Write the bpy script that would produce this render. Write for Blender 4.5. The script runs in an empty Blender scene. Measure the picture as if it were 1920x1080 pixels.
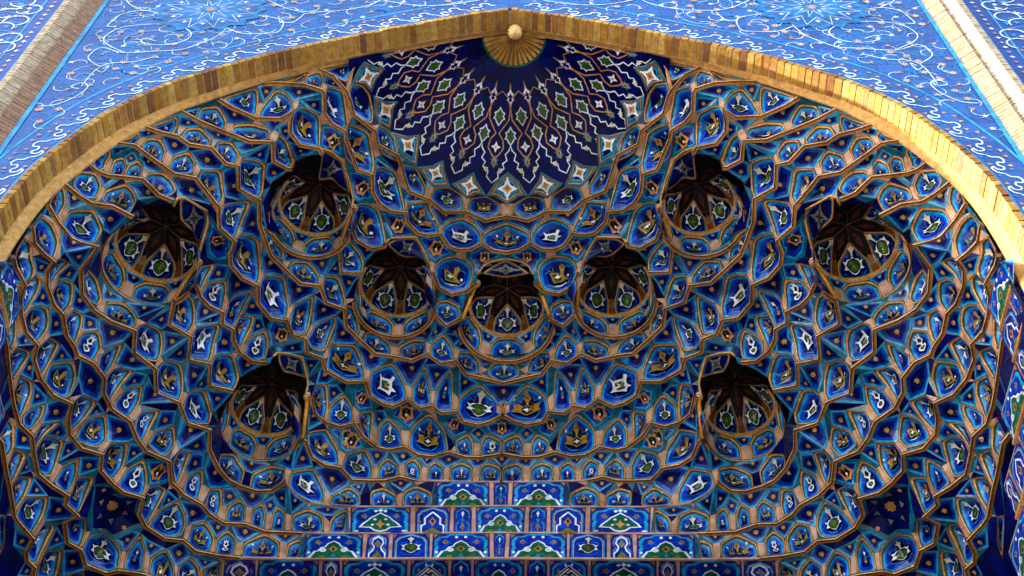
import bpy, math, random
from mathutils import Vector, Matrix
random.seed(7)
DATA_V="""-355,50,2377;-331,63,2377;-309,93,2377;-302,112,2377;-297,144,2377;-258,180,2377;-255,209,2377;-216,233,2377;-206,282,2377;-199,313,2377;-158,333,2377;-130,362,2377;-86,361,2377;-46,382,2377;-27,377,2377;-8,372,2377;-449,50,2312;-422,49,2312;-375,52,2312;-343,63,2312;-340,69,2312;-343,110,2312;-331,131,2312;-306,148,2312;-306,165,2312;-288,231,2312;-261,241,2312;-262,278,2312;-251,304,2312;-229,323,2312;-200,325,2312;-199,346,2312;-179,372,2312;-158,378,2312;-134,374,2312;-119,402,2312;-100,411,2312;-74,410,2312;-52,396,2312;-31,412,2312;-8,418,2312;-520,50,2246;-504,66,2250;-458,90,2250;-411,92,2250;-387,74,2250;-396,96,2250;-399,118,2250;-383,145,2250;-348,153,2250;-343,164,2250;-293,282,2250;-299,323,2250;-293,350,2250;-263,371,2250;-237,365,2250;-235,359,2250;-148,427,2250;-137,460,2250;-112,477,2250;-80,469,2250;-63,451,2250;-577,50,2195;-548,69,2195;-506,90,2195;-485,99,2195;-463,110,2195;-422,111,2195;-424,149,2195;-398,166,2195;-390,166,2195;-318,334,2195;-318,390,2195;-277,392,2195;-144,487,2195;-121,515,2195;-91,497,2195;-626,50,2132;-601,62,2135;-574,69,2135;-555,85,2135;-517,92,2135;-496,123,2135;-474,128,2135;-479,174,2135;-445,196,2135;-450,244,2135;-441,295,2135;-436,315,2135;-412,346,2135;-388,376,2135;-350,382,2135;-343,419,2135;-309,434,2135;-309,473,2135;-286,504,2135;-257,539,2135;-222,545,2135;-185,555,2135;-156,539,2135;-131,562,2135;-101,555,2135;-83,588,2135;-47,598,2135;-7,610,2135;-665,50,2073;-630,54,2070;-609,75,2070;-571,109,2070;-535,117,2070;-527,133,2070;-510,163,2070;-503,173,2070;-507,216,2070;-483,244,2070;-495,269,2070;-496,294,2070;-479,323,2070;-451,339,2070;-456,376,2070;-436,411,2070;-407,416,2070;-400,446,2070;-376,458,2070;-377,488,2070;-348,502,2070;-345,529,2070;-306,558,2070;-270,557,2070;-265,590,2070;-243,609,2070;-220,617,2070;-191,600,2070;-168,622,2070;-146,616,2070;-128,633,2070;-99,629,2070;-88,654,2070;-57,663,2070;-31,654,2070;-12,639,2070;-693,50,1999;-679,66,2000;-661,74,2000;-605,81,2000;-593,97,2000;-583,111,2000;-560,123,2000;-547,281,2000;-540,317,2000;-526,337,2000;-504,350,2000;-509,373,2000;-490,387,2000;-493,410,2000;-485,436,2000;-464,459,2000;-437,462,2000;-363,540,2000;-361,578,2000;-343,599,2000;-314,611,2000;-288,602,2000;-275,633,2000;-248,661,2000;-225,668,2000;-196,660,2000;-171,680,2000;-141,684,2000;-111,673,2000;-81,685,2000;-52,686,2000;-32,682,2000;-8,677,2000;-710,50,1927;-693,72,1930;-673,88,1930;-639,94,1930;-609,114,1930;-566,279,1930;-581,327,1930;-547,354,1930;-559,403,1930;-521,413,1930;-529,460,1930;-486,473,1930;-372,586,1930;-369,588,1930;-361,625,1930;-339,645,1930;-309,652,1930;-291,681,1930;-252,684,1930;-224,683,1930;-199,674,1930;-173,683,1930;-135,684,1930;-80,686,1930;-9,687,1930;-717,50,1859;-709,78,1860;-692,112,1860;-678,121,1860;-652,127,1860;-687,170,1860;-694,217,1860;-680,251,1860;-655,274,1860;-618,292,1860;-627,336,1860;-596,371,1860;-602,424,1860;-565,444,1860;-558,489,1860;-520,505,1860;-527,548,1860;-517,591,1860;-502,620,1860;-480,636,1860;-451,648,1860;-423,646,1860;-398,625,1860;-384,654,1860;-362,675,1860;-324,681,1860;-301,685,1860;-145,685,1860;-8,683,1860;-723,50,1795;-723,79,1790;-713,97,1790;-699,112,1790;-713,129,1790;-719,156,1790;-715,193,1790;-704,212,1790;-706,250,1790;-697,275,1790;-695,293,1790;-672,308,1790;-659,338,1790;-666,367,1790;-658,402,1790;-631,430,1790;-626,466,1790;-614,495,1790;-578,517,1790;-582,563,1790;-564,593,1790;-535,617,1790;-524,639,1790;-500,661,1790;-463,663,1790;-429,681,1790;-363,685,1790;-236,685,1790;-7,683,1790;-722,50,1703;-730,77,1720;-722,109,1720;-733,130,1720;-739,162,1720;-739,197,1720;-726,221,1720;-737,249,1720;-734,286,1720;-719,321,1720;-693,337,1720;-704,364,1720;-709,399,1720;-694,431,1720;-663,443,1720;-671,475,1720;-657,504,1720;-640,526,1720;-609,538,1720;-622,573,1720;-615,603,1720;-586,632,1720;-555,636,1720;-537,661,1720;-498,672,1720;-461,677,1720;-359,679,1720;-5,677,1720;-736,89,1650;-738,126,1650;-741,170,1650;-749,232,1650;-754,283,1650;-753,322,1650;-738,347,1650;-742,382,1650;-744,424,1650;-725,451,1650;-704,470,1650;-712,488,1650;-696,513,1650;-721,529,1650;-725,573,1650;-705,590,1650;-703,625,1650;-670,645,1650;-649,639,1650;-610,647,1650;-557,672,1650;-764,272,1580;-753,302,1580;-758,355,1580;-760,395,1580;-765,450,1580;-761,465,1580;-745,498,1580;-761,525,1580;-765,545,1580;-755,561,1580;-764,583,1580;-768,616,1580;9,50,2562;-47,50,2529;-117,50,2506;-219,50,2462;-317,50,2411;-373,50,2372;-451,50,2312;-521,50,2250;-578,50,2200;-694,50,2002;-700,50,1974;-720,50,1626;-719,50,1525;-349,164,2250;-342,163,2269;-331,180,2291;-314,209,2308;-305,252,2308;-297,280,2288;-297,283,2262;-305,302,2250;-316,333,2246;-317,332,2195;-351,354,2195;-373,352,2195;-405,334,2195;-424,305,2195;-438,264,2195;-434,201,2195;-430,193,2195;-401,172,2195;-394,182,2256;-367,166,2250;-238,374,2257;-228,363,2279;-182,380,2311;-167,408,2306;-155,425,2278;-151,427,2250;-149,460,2250;-145,484,2195;-165,519,2195;-211,539,2195;-254,527,2195;-283,487,2195;-294,449,2195;-294,412,2195;-285,430,2250;-277,403,2249;-261,380,2250;-8,431,2311;-35,436,2308;-51,442,2299;-60,448,2280;-89,502,2242;-90,500,2195;-89,547,2195;-59,577,2195;-8,590,2195;-632,158,2006;-618,138,2000;-602,125,1994;-569,132,2007;-566,143,2018;-559,131,2023;-554,139,2043;-523,180,2068;-524,202,2068;-543,254,2055;-552,266,2038;-557,270,2000;-566,277,1930;-588,285,1930;-626,282,1930;-652,270,1930;-680,236,1930;-681,218,1930;-669,169,1916;-669,167,1930;-651,144,1927;-435,470,2009;-431,470,2033;-426,472,2047;-407,484,2061;-385,498,2069;-377,539,2056;-375,545,2044;-376,548,2014;-382,596,1983;-380,594,1942;-403,620,1930;-442,638,1930;-464,635,1930;-502,616,1930;-519,578,1930;-520,542,1923;-521,511,1923;-494,502,1983;-488,489,1993;-468,478,2000;-437,464,2000;-259,241,2344;-242,249,2363;-219,267,2376;-214,301,2376;-200,331,2362;-155,350,2376;-137,380,2355;-130,381,2361;-113,376,2374;-91,371,2376;-68,385,2375;-52,401,2360;-8,382,2376;-32,395,2374;-149,313,2393;-116,318,2405;-91,335,2400;-77,340,2397;-44,339,2406;-14,352,2393;-15,367,2379;-213,250,2377;-182,273,2406;-163,308,2388;-164,330,2377;-192,316,2377;-202,302,2377;-210,265,2377;-154,276,2417;-130,270,2430;-127,290,2419;-164,300,2399;-114,313,2408;-89,306,2420;-69,297,2430;-64,312,2421;-64,336,2405;-84,340,2394;-8,300,2435;-25,316,2424;-25,342,2405;-287,288,2288;-267,302,2309;-251,317,2311;-245,343,2306;-237,359,2266;-297,310,2250;-222,370,2287;-181,419,2299;-204,419,2297;-217,407,2288;-274,49,2415;-254,66,2428;-235,75,2440;-253,94,2427;-263,116,2417;-277,97,2410;-298,83,2388;-283,60,2409;-260,122,2418;-242,139,2427;-214,146,2442;-224,161,2432;-231,199,2415;-249,174,2395;-261,153,2407;-265,120,2415;-263,169,2382;-305,103,2377;-200,214,2426;-174,217,2438;-176,234,2429;-205,246,2385;-214,223,2396;-221,213,2408;-249,229,2375;-305,156,2361;-285,169,2374;-266,183,2376;-264,218,2375;-260,239,2357;-310,205,2310;-312,170,2311;-283,50,2420;-293,62,2402;-305,81,2382;-338,76,2360;-325,86,2374;-308,126,2376;-341,78,2312;-339,75,2339;-378,52,2359;-347,63,2375;-346,69,2361;-430,49,2312;-379,53,2331;-398,51,2312;-437,50,2313;-383,78,2275;-371,90,2296;-350,112,2311;-349,131,2310;-348,154,2266;-395,124,2250;-428,59,2311;-408,66,2308;-393,74,2285;-450,81,2296;-459,50,2304;-459,80,2295;-486,75,2250;-496,94,2234;-465,98,2248;-436,106,2244;-429,111,2232;-429,112,2211;-451,110,2195;-496,94,2195;-416,116,2239;-404,133,2247;-397,157,2247;-419,118,2214;-516,101,2180;-495,108,2193;-486,120,2189;-479,127,2179;-481,126,2135;-512,99,2135;-474,130,2169;-455,138,2183;-436,153,2193;-442,181,2192;-446,204,2186;-329,187,2293;-301,274,2294;-327,257,2302;-337,241,2299;-359,242,2292;-361,234,2289;-144,427,2286;-129,425,2306;-104,422,2311;-84,429,2310;-70,441,2301;-68,447,2288;-71,454,2265;-146,435,2250;-141,487,2242;-119,487,2249;-100,496,2242;-95,502,2237;-138,494,2195;-309,447,2173;-297,468,2192;-292,496,2190;-288,509,2175;-292,496,2135;-309,465,2135;-31,444,2306;-54,449,2284;-7,471,2302;-279,519,2184;-248,539,2194;-231,551,2187;-262,532,2135;-278,514,2135;-188,543,2193;-165,541,2188;-161,543,2182;-206,549,2135;-215,554,2161;-215,556,2187;-151,544,2176;-140,536,2186;-125,530,2193;-108,557,2186;-151,543,2135;-95,566,2183;-71,574,2194;-58,594,2191;-54,601,2181;-54,599,2152;-35,603,2189;-40,606,2175;-39,604,2151;-247,564,2130;-223,558,2134;-212,578,2131;-199,596,2115;-236,612,2070;-265,565,2085;-265,565,2114;-187,599,2108;-175,588,2128;-160,562,2134;-155,589,2129;-149,609,2110;-184,607,2070;-141,610,2111;-125,591,2131;-107,571,2134;-107,621,2120;-106,630,2070;-142,621,2070;-96,628,2111;-76,620,2130;-53,610,2134;-34,633,2129;-20,643,2111;-18,645,2070;-283,613,2048;-257,622,2067;-259,643,2052;-260,649,2000;-271,637,2000;-281,617,2020;-231,639,2067;-206,658,2050;-251,654,2039;-244,648,2059;-189,660,2049;-177,651,2065;-151,630,2069;-135,651,2068;-119,670,2056;-165,681,2000;-189,666,2000;-101,683,2050;-76,679,2067;-66,693,2051;-64,686,2000;-97,679,2000;-101,683,2034;-54,693,2054;-40,680,2066;-17,684,2049;-16,679,2000;-303,650,1968;-269,656,1993;-259,675,1985;-253,684,1970;-245,684,1974;-228,676,1992;-204,679,1969;-243,684,1930;-195,680,1978;-177,681,1995;-162,692,1979;-160,684,1930;-189,677,1930;-152,693,1982;-137,688,1995;-119,691,1978;-118,685,1930;-150,684,1930;-109,690,1979;-88,689,1993;-65,695,1983;-63,686,1930;-108,685,1930;-52,695,1985;-37,690,1992;-14,692,1980;-52,686,1930;-255,694,1915;-229,690,1921;-203,692,1901;-199,685,1860;-249,685,1860;-193,691,1909;-168,688,1924;-139,694,1911;-134,685,1860;-191,685,1860;-132,684,1930;-32,686,1930;-30,684,1860;-128,685,1860;-25,687,1930;-23,683,1860;-284,685,1860;-174,685,1860;-170,684,1790;-278,685,1790;-166,685,1860;-101,684,1860;-100,684,1790;-162,684,1790;-96,684,1860;-62,684,1860;-61,684,1790;-93,684,1790;-56,684,1860;-53,684,1790;-246,685,1790;-207,685,1790;-203,678,1720;-244,679,1720;-201,685,1790;-135,684,1790;-131,678,1720;-197,678,1720;-130,684,1790;-28,683,1790;-26,678,1720;-128,678,1720;-22,683,1790;-19,677,1720;-283,679,1720;-169,678,1720;-174,747,1716;-289,746,1714;-164,678,1720;-98,678,1720;-101,748,1716;-169,747,1716;-94,678,1720;-59,678,1720;-60,748,1717;-96,748,1716;-54,678,1720;-57,748,1717;-6,748,1717;-320,694,1831;-315,693,1846;-290,685,1860;-285,685,1790;-316,685,1790;-389,682,1835;-361,682,1854;-333,691,1845;-324,685,1790;-384,684,1790;-388,692,1772;-363,689,1784;-382,679,1720;-464,682,1765;-401,691,1775;-393,679,1720;-512,674,1768;-493,669,1784;-479,677,1774;-476,681,1764;-471,676,1720;-506,670,1720;-357,685,1790;-254,685,1790;-248,679,1720;-351,679,1720;-488,680,1718;-434,678,1720;-440,741,1709;-497,733,1702;-429,678,1720;-323,679,1720;-330,745,1714;-317,679,1720;-287,679,1720;-292,746,1714;-325,745,1714;-520,593,1902;-492,630,1921;-481,642,1910;-436,640,1925;-406,634,1909;-466,642,1860;-470,647,1909;-394,634,1901;-357,644,1923;-349,660,1919;-335,677,1896;-332,680,1860;-356,676,1860;-395,632,1860;-324,682,1888;-295,687,1922;-271,694,1903;-266,685,1860;-458,667,1837;-441,663,1849;-433,676,1830;-434,679,1790;-456,667,1790;-423,676,1834;-413,668,1845;-398,678,1835;-394,683,1790;-422,682,1790;-340,593,2044;-312,581,2067;-295,603,2054;-338,602,2000;-362,549,2051;-341,558,2065;-355,586,2000;-362,559,2000;-370,595,1968;-338,609,1994;-332,620,1989;-316,643,1972;-346,639,1930;-363,618,1930;-366,603,1930;-400,530,2058;-419,517,2047;-423,492,2038;-448,344,2114;-430,353,2131;-413,361,2134;-411,397,2128;-407,412,2112;-446,394,2070;-347,387,2169;-347,384,2177;-323,397,2194;-316,417,2189;-312,442,2184;-348,393,2135;-502,353,2041;-488,350,2063;-461,347,2069;-465,358,2069;-485,390,2052;-501,355,2021;-479,435,2031;-471,436,2050;-447,432,2067;-442,450,2058;-441,460,2044;-441,462,2014;-477,445,2000;-473,398,2061;-463,403,2066;-468,420,2056;-491,416,2000;-398,412,2121;-362,399,2134;-369,437,2128;-375,458,2082;-404,430,2070;-404,417,2092;-367,459,2107;-355,455,2125;-323,447,2134;-329,473,2133;-346,502,2089;-369,490,2081;-340,504,2106;-336,502,2117;-293,514,2134;-285,536,2132;-277,559,2118;-341,511,2086;-500,184,2100;-478,196,2131;-457,199,2134;-481,243,2117;-505,192,2070;-480,250,2107;-465,267,2129;-453,281,2134;-454,313,2133;-454,336,2123;-491,261,2070;-445,278,2172;-430,307,2193;-421,339,2186;-420,341,2159;-438,308,2135;-444,282,2135;-409,354,2179;-380,361,2194;-367,374,2189;-355,383,2171;-407,353,2135;-315,341,2235;-300,354,2248;-286,376,2247;-279,396,2247;-318,352,2195;-690,195,1881;-687,194,1897;-685,227,1922;-678,258,1906;-680,255,1878;-690,227,1860;-673,264,1908;-650,277,1924;-636,287,1918;-624,296,1903;-621,295,1880;-626,288,1860;-667,262,1860;-565,287,1947;-563,289,1970;-556,299,1983;-549,314,1991;-547,337,1985;-547,351,1967;-552,350,1930;-570,290,1930;-617,298,1885;-610,303,1900;-592,332,1920;-590,352,1912;-593,369,1893;-597,370,1877;-613,352,1860;-620,299,1860;-544,355,1964;-521,401,1979;-546,355,1951;-534,310,2037;-506,322,2067;-506,345,2055;-513,345,2000;-531,330,2000;-541,310,2000;-543,279,2041;-519,287,2066;-535,304,2039;-550,277,2020;-737,94,1704;-726,116,1720;-735,141,1720;-744,148,1701;-742,167,1714;-745,194,1700;-744,196,1670;-740,156,1650;-739,139,1650;-742,141,1671;-723,125,1773;-721,141,1783;-726,158,1776;-734,168,1755;-739,170,1720;-737,148,1720;-733,175,1761;-727,184,1776;-721,196,1784;-720,213,1777;-723,227,1767;-735,205,1720;-739,191,1720;-698,122,1818;-693,148,1844;-698,152,1839;-712,159,1821;-718,162,1790;-715,138,1790;-703,117,1790;-713,169,1823;-707,178,1841;-699,191,1852;-703,214,1850;-704,223,1832;-710,201,1790;-717,176,1790;-701,230,1833;-692,249,1847;-694,267,1834;-705,226,1790;-693,272,1829;-674,281,1847;-669,295,1841;-666,305,1828;-669,308,1813;-690,296,1790;-723,50,1760;-724,94,1777;-722,114,1773;-725,126,1765;-726,94,1720;-730,71,1720;-723,50,1721;-668,85,1983;-670,89,1947;-685,78,1930;-705,60,1944;-663,88,1977;-632,84,1994;-620,92,1989;-614,111,1984;-615,110,1930;-663,90,1947;-716,50,1884;-707,72,1916;-707,79,1906;-702,86,1905;-669,95,1926;-661,107,1917;-657,129,1915;-657,126,1860;-684,117,1860;-696,103,1860;-704,88,1860;-722,56,1811;-722,60,1845;-712,81,1854;-704,110,1847;-722,57,1790;-551,59,2233;-523,63,2249;-514,79,2245;-507,90,2233;-554,65,2195;-582,50,2181;-582,69,2181;-582,67,2135;-570,76,2183;-546,79,2194;-525,97,2179;-522,91,2135;-570,73,2135;-635,50,2118;-635,63,2120;-625,67,2129;-602,72,2134;-592,90,2121;-592,92,2085;-597,86,2070;-628,64,2090;-583,98,2116;-557,96,2134;-543,114,2120;-543,116,2085;-582,99,2070;-668,73,2056;-650,71,2064;-642,79,2047;-638,77,2000;-627,77,2066;-618,88,2055;-688,50,2006;-668,50,2054;-672,70,2060;-673,72,2018;-607,96,2056;-589,104,2069;-575,118,2068;-565,130,2052;-568,124,2020;-577,114,2000;-534,119,2107;-504,134,2133;-503,159,2124;-501,180,2116;-514,170,2070;-522,141,2070;-532,122,2070;-558,134,2035;-544,153,2059;-553,217,2060;-566,183,2042;-652,344,1824;-645,350,1837;-626,366,1848;-647,381,1824;-661,391,1790;-665,374,1790;-661,347,1790;-657,341,1802;-645,392,1827;-632,393,1841;-617,399,1851;-626,429,1837;-635,427,1790;-655,398,1804;-590,377,1891;-584,385,1904;-569,405,1922;-565,429,1910;-564,443,1890;-598,383,1860;-558,450,1895;-550,455,1911;-535,465,1924;-528,485,1916;-527,513,1918;-527,515,1886;-562,460,1860;-561,453,1874;-622,438,1830;-595,451,1849;-611,472,1820;-620,481,1790;-628,451,1790;-627,438,1806;-606,479,1825;-577,485,1850;-575,510,1837;-576,515,1824;-587,512,1790;-611,495,1802;-614,488,1801;-519,416,1960;-511,423,1976;-496,434,1992;-491,446,1992;-725,233,1742;-722,238,1766;-712,262,1780;-727,282,1753;-736,256,1720;-730,231,1720;-700,298,1785;-695,322,1772;-699,336,1735;-708,328,1720;-721,316,1720;-730,295,1720;-731,290,1734;-663,311,1824;-636,308,1853;-652,339,1832;-668,318,1790;-743,203,1690;-735,230,1715;-743,246,1710;-750,248,1664;-747,223,1650;-745,198,1650;-749,256,1689;-742,285,1711;-743,305,1702;-751,318,1665;-754,314,1650;-753,269,1650;-746,321,1687;-729,328,1711;-733,344,1695;-740,344,1659;-749,329,1650;-689,348,1758;-674,380,1781;-692,399,1758;-666,407,1784;-664,432,1770;-663,442,1754;-671,440,1731;-691,431,1729;-703,413,1720;-701,408,1738;-760,302,1601;-760,303,1641;-756,323,1644;-754,345,1619;-756,339,1580;-755,319,1580;-747,379,1644;-759,400,1618;-748,426,1644;-756,442,1617;-765,443,1580;-762,418,1580;-734,374,1682;-725,392,1705;-715,409,1713;-726,437,1692;-730,442,1660;-743,396,1650;-734,352,1687;-712,369,1715;-741,375,1650;-739,355,1650;-720,445,1694;-697,443,1714;-700,468,1694;-714,461,1650;-726,449,1659;-677,485,1713;-693,511,1679;-702,474,1661;-658,447,1756;-636,469,1783;-645,504,1763;-665,449,1720;-642,509,1764;-618,506,1784;-612,525,1773;-611,540,1759;-651,512,1720;-568,521,1826;-552,541,1843;-564,564,1824;-574,576,1790;-578,558,1798;-576,532,1799;-561,578,1826;-539,583,1849;-539,608,1834;-541,612,1790;-567,588,1790;-529,619,1835;-511,630,1850;-509,650,1827;-512,650,1790;-532,624,1790;-502,655,1828;-481,653,1848;-469,663,1837;-608,546,1756;-597,558,1775;-586,574,1782;-603,595,1755;-599,600,1760;-571,599,1785;-560,626,1773;-558,636,1755;-561,636,1730;-549,640,1766;-529,648,1783;-513,668,1720;-551,641,1720;-525,689,1706;-494,682,1717;-527,723,1691;-563,669,1694;-544,667,1714;-530,685,1707;-558,680,1649;-608,648,1691;-584,646,1712;-568,666,1692;-605,678,1647;-644,631,1688;-623,611,1714;-615,639,1700;-643,640,1650;-696,580,1675;-675,590,1692;-664,609,1695;-651,628,1687;-644,531,1717;-633,601,1712;-693,576,1679;-685,524,1683;-680,496,1707;-731,464,1642;-739,491,1629;-747,494,1580;-756,475,1580;-707,520,1650;-690,538,1670;-699,573,1676;-741,506,1627;-730,529,1642;-764,537,1580;-755,515,1580;-745,505,1591;-749,564,1622;-730,582,1643;-744,630,1622;-762,597,1588;-754,566,1590;-736,629,1629;-705,634,1647;-708,669,1638;-741,654,1623;-777,426,1559;-771,440,1570;-773,475,1548;-788,506,1540;-8,351,2396;-21,352,2395;-21,369,2378;-8,374,2377;-14,642,2114;-22,643,2111;-21,646,2078;-14,643,2070;-309,224,2310;-275,295,2305;-206,327,2371;-151,340,2377;-143,376,2367;-259,233,2370;-384,74,2297;-416,104,2247;-424,109,2242;-380,166,2249;-449,124,2193;-419,183,2195;-84,410,2312;-76,434,2307;-154,421,2290;-199,540,2195;-97,529,2194;-45,587,2194;-95,565,2135;-215,646,2065;-238,624,2069;-124,655,2067;-489,662,1790;-392,627,1918;-262,683,1930;-493,634,1857;-423,654,1856;-323,563,2069;-319,632,1986;-370,575,1994;-295,566,2070;-319,548,2070;-356,531,2069;-377,524,2064;-451,405,2069;-477,379,2065;-430,464,2053;-369,453,2116;-333,489,2129;-514,384,1992;-446,207,2135;-447,224,2174;-448,257,2135;-425,317,2194;-326,346,2195;-675,249,1925;-680,252,1914;-578,287,1928;-630,292,1914;-674,265,1856;-547,344,1979;-513,396,1987;-527,294,2059;-507,291,2069;-725,50,1691;-739,81,1711;-697,123,1835;-720,20,1643;-656,116,1913;-517,85,2195;-634,63,2069;-620,83,2065;-527,152,2069;-533,270,2059;-533,237,2066;-608,379,1855;-523,425,1930;-571,458,1856;-681,400,1772;-717,289,1773;-692,329,1767;-648,334,1843;-727,319,1715;-730,339,1704;-749,413,1643;-698,455,1706;-527,509,1857;-534,555,1855;-611,626,1712;-653,619,1695;-711,473,1648;-734,482,1636;-764,470,1570;-769,495,1561;-776,560,1559;-816,528,1494;-511,735,1697;-3,754,1717;-1,186,2501;-253,210,2377;-552,143,2046;-485,99,2195;-723,50,1760;-575,115,2000;-557,135,2033;-556,137,2039;-517,158,2070;-623,61,2070;-527,509,1857;-725,124,1767;-658,127,1859;-118,685,1930;-108,685,1930;-63,686,1930;-52,686,1930;-725,107,1718;-203,678,1720;-325,192,2300;-200,541,2195;-378,54,2349;-345,160,2250;-722,50,1689;-472,370,2067;-155,685,1860;-128,684,1860;-375,53,2364;-134,685,1860;-722,50,1718;-178,681,1995;-22,370,2378;-221,214,2406;-537,438,1923;-430,50,2312;-601,652,1650;-557,672,1650;-123,685,1930;-389,620,1922;-393,678,1720;-381,678,1720;-359,679,1720;-351,679,1720"""
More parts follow.
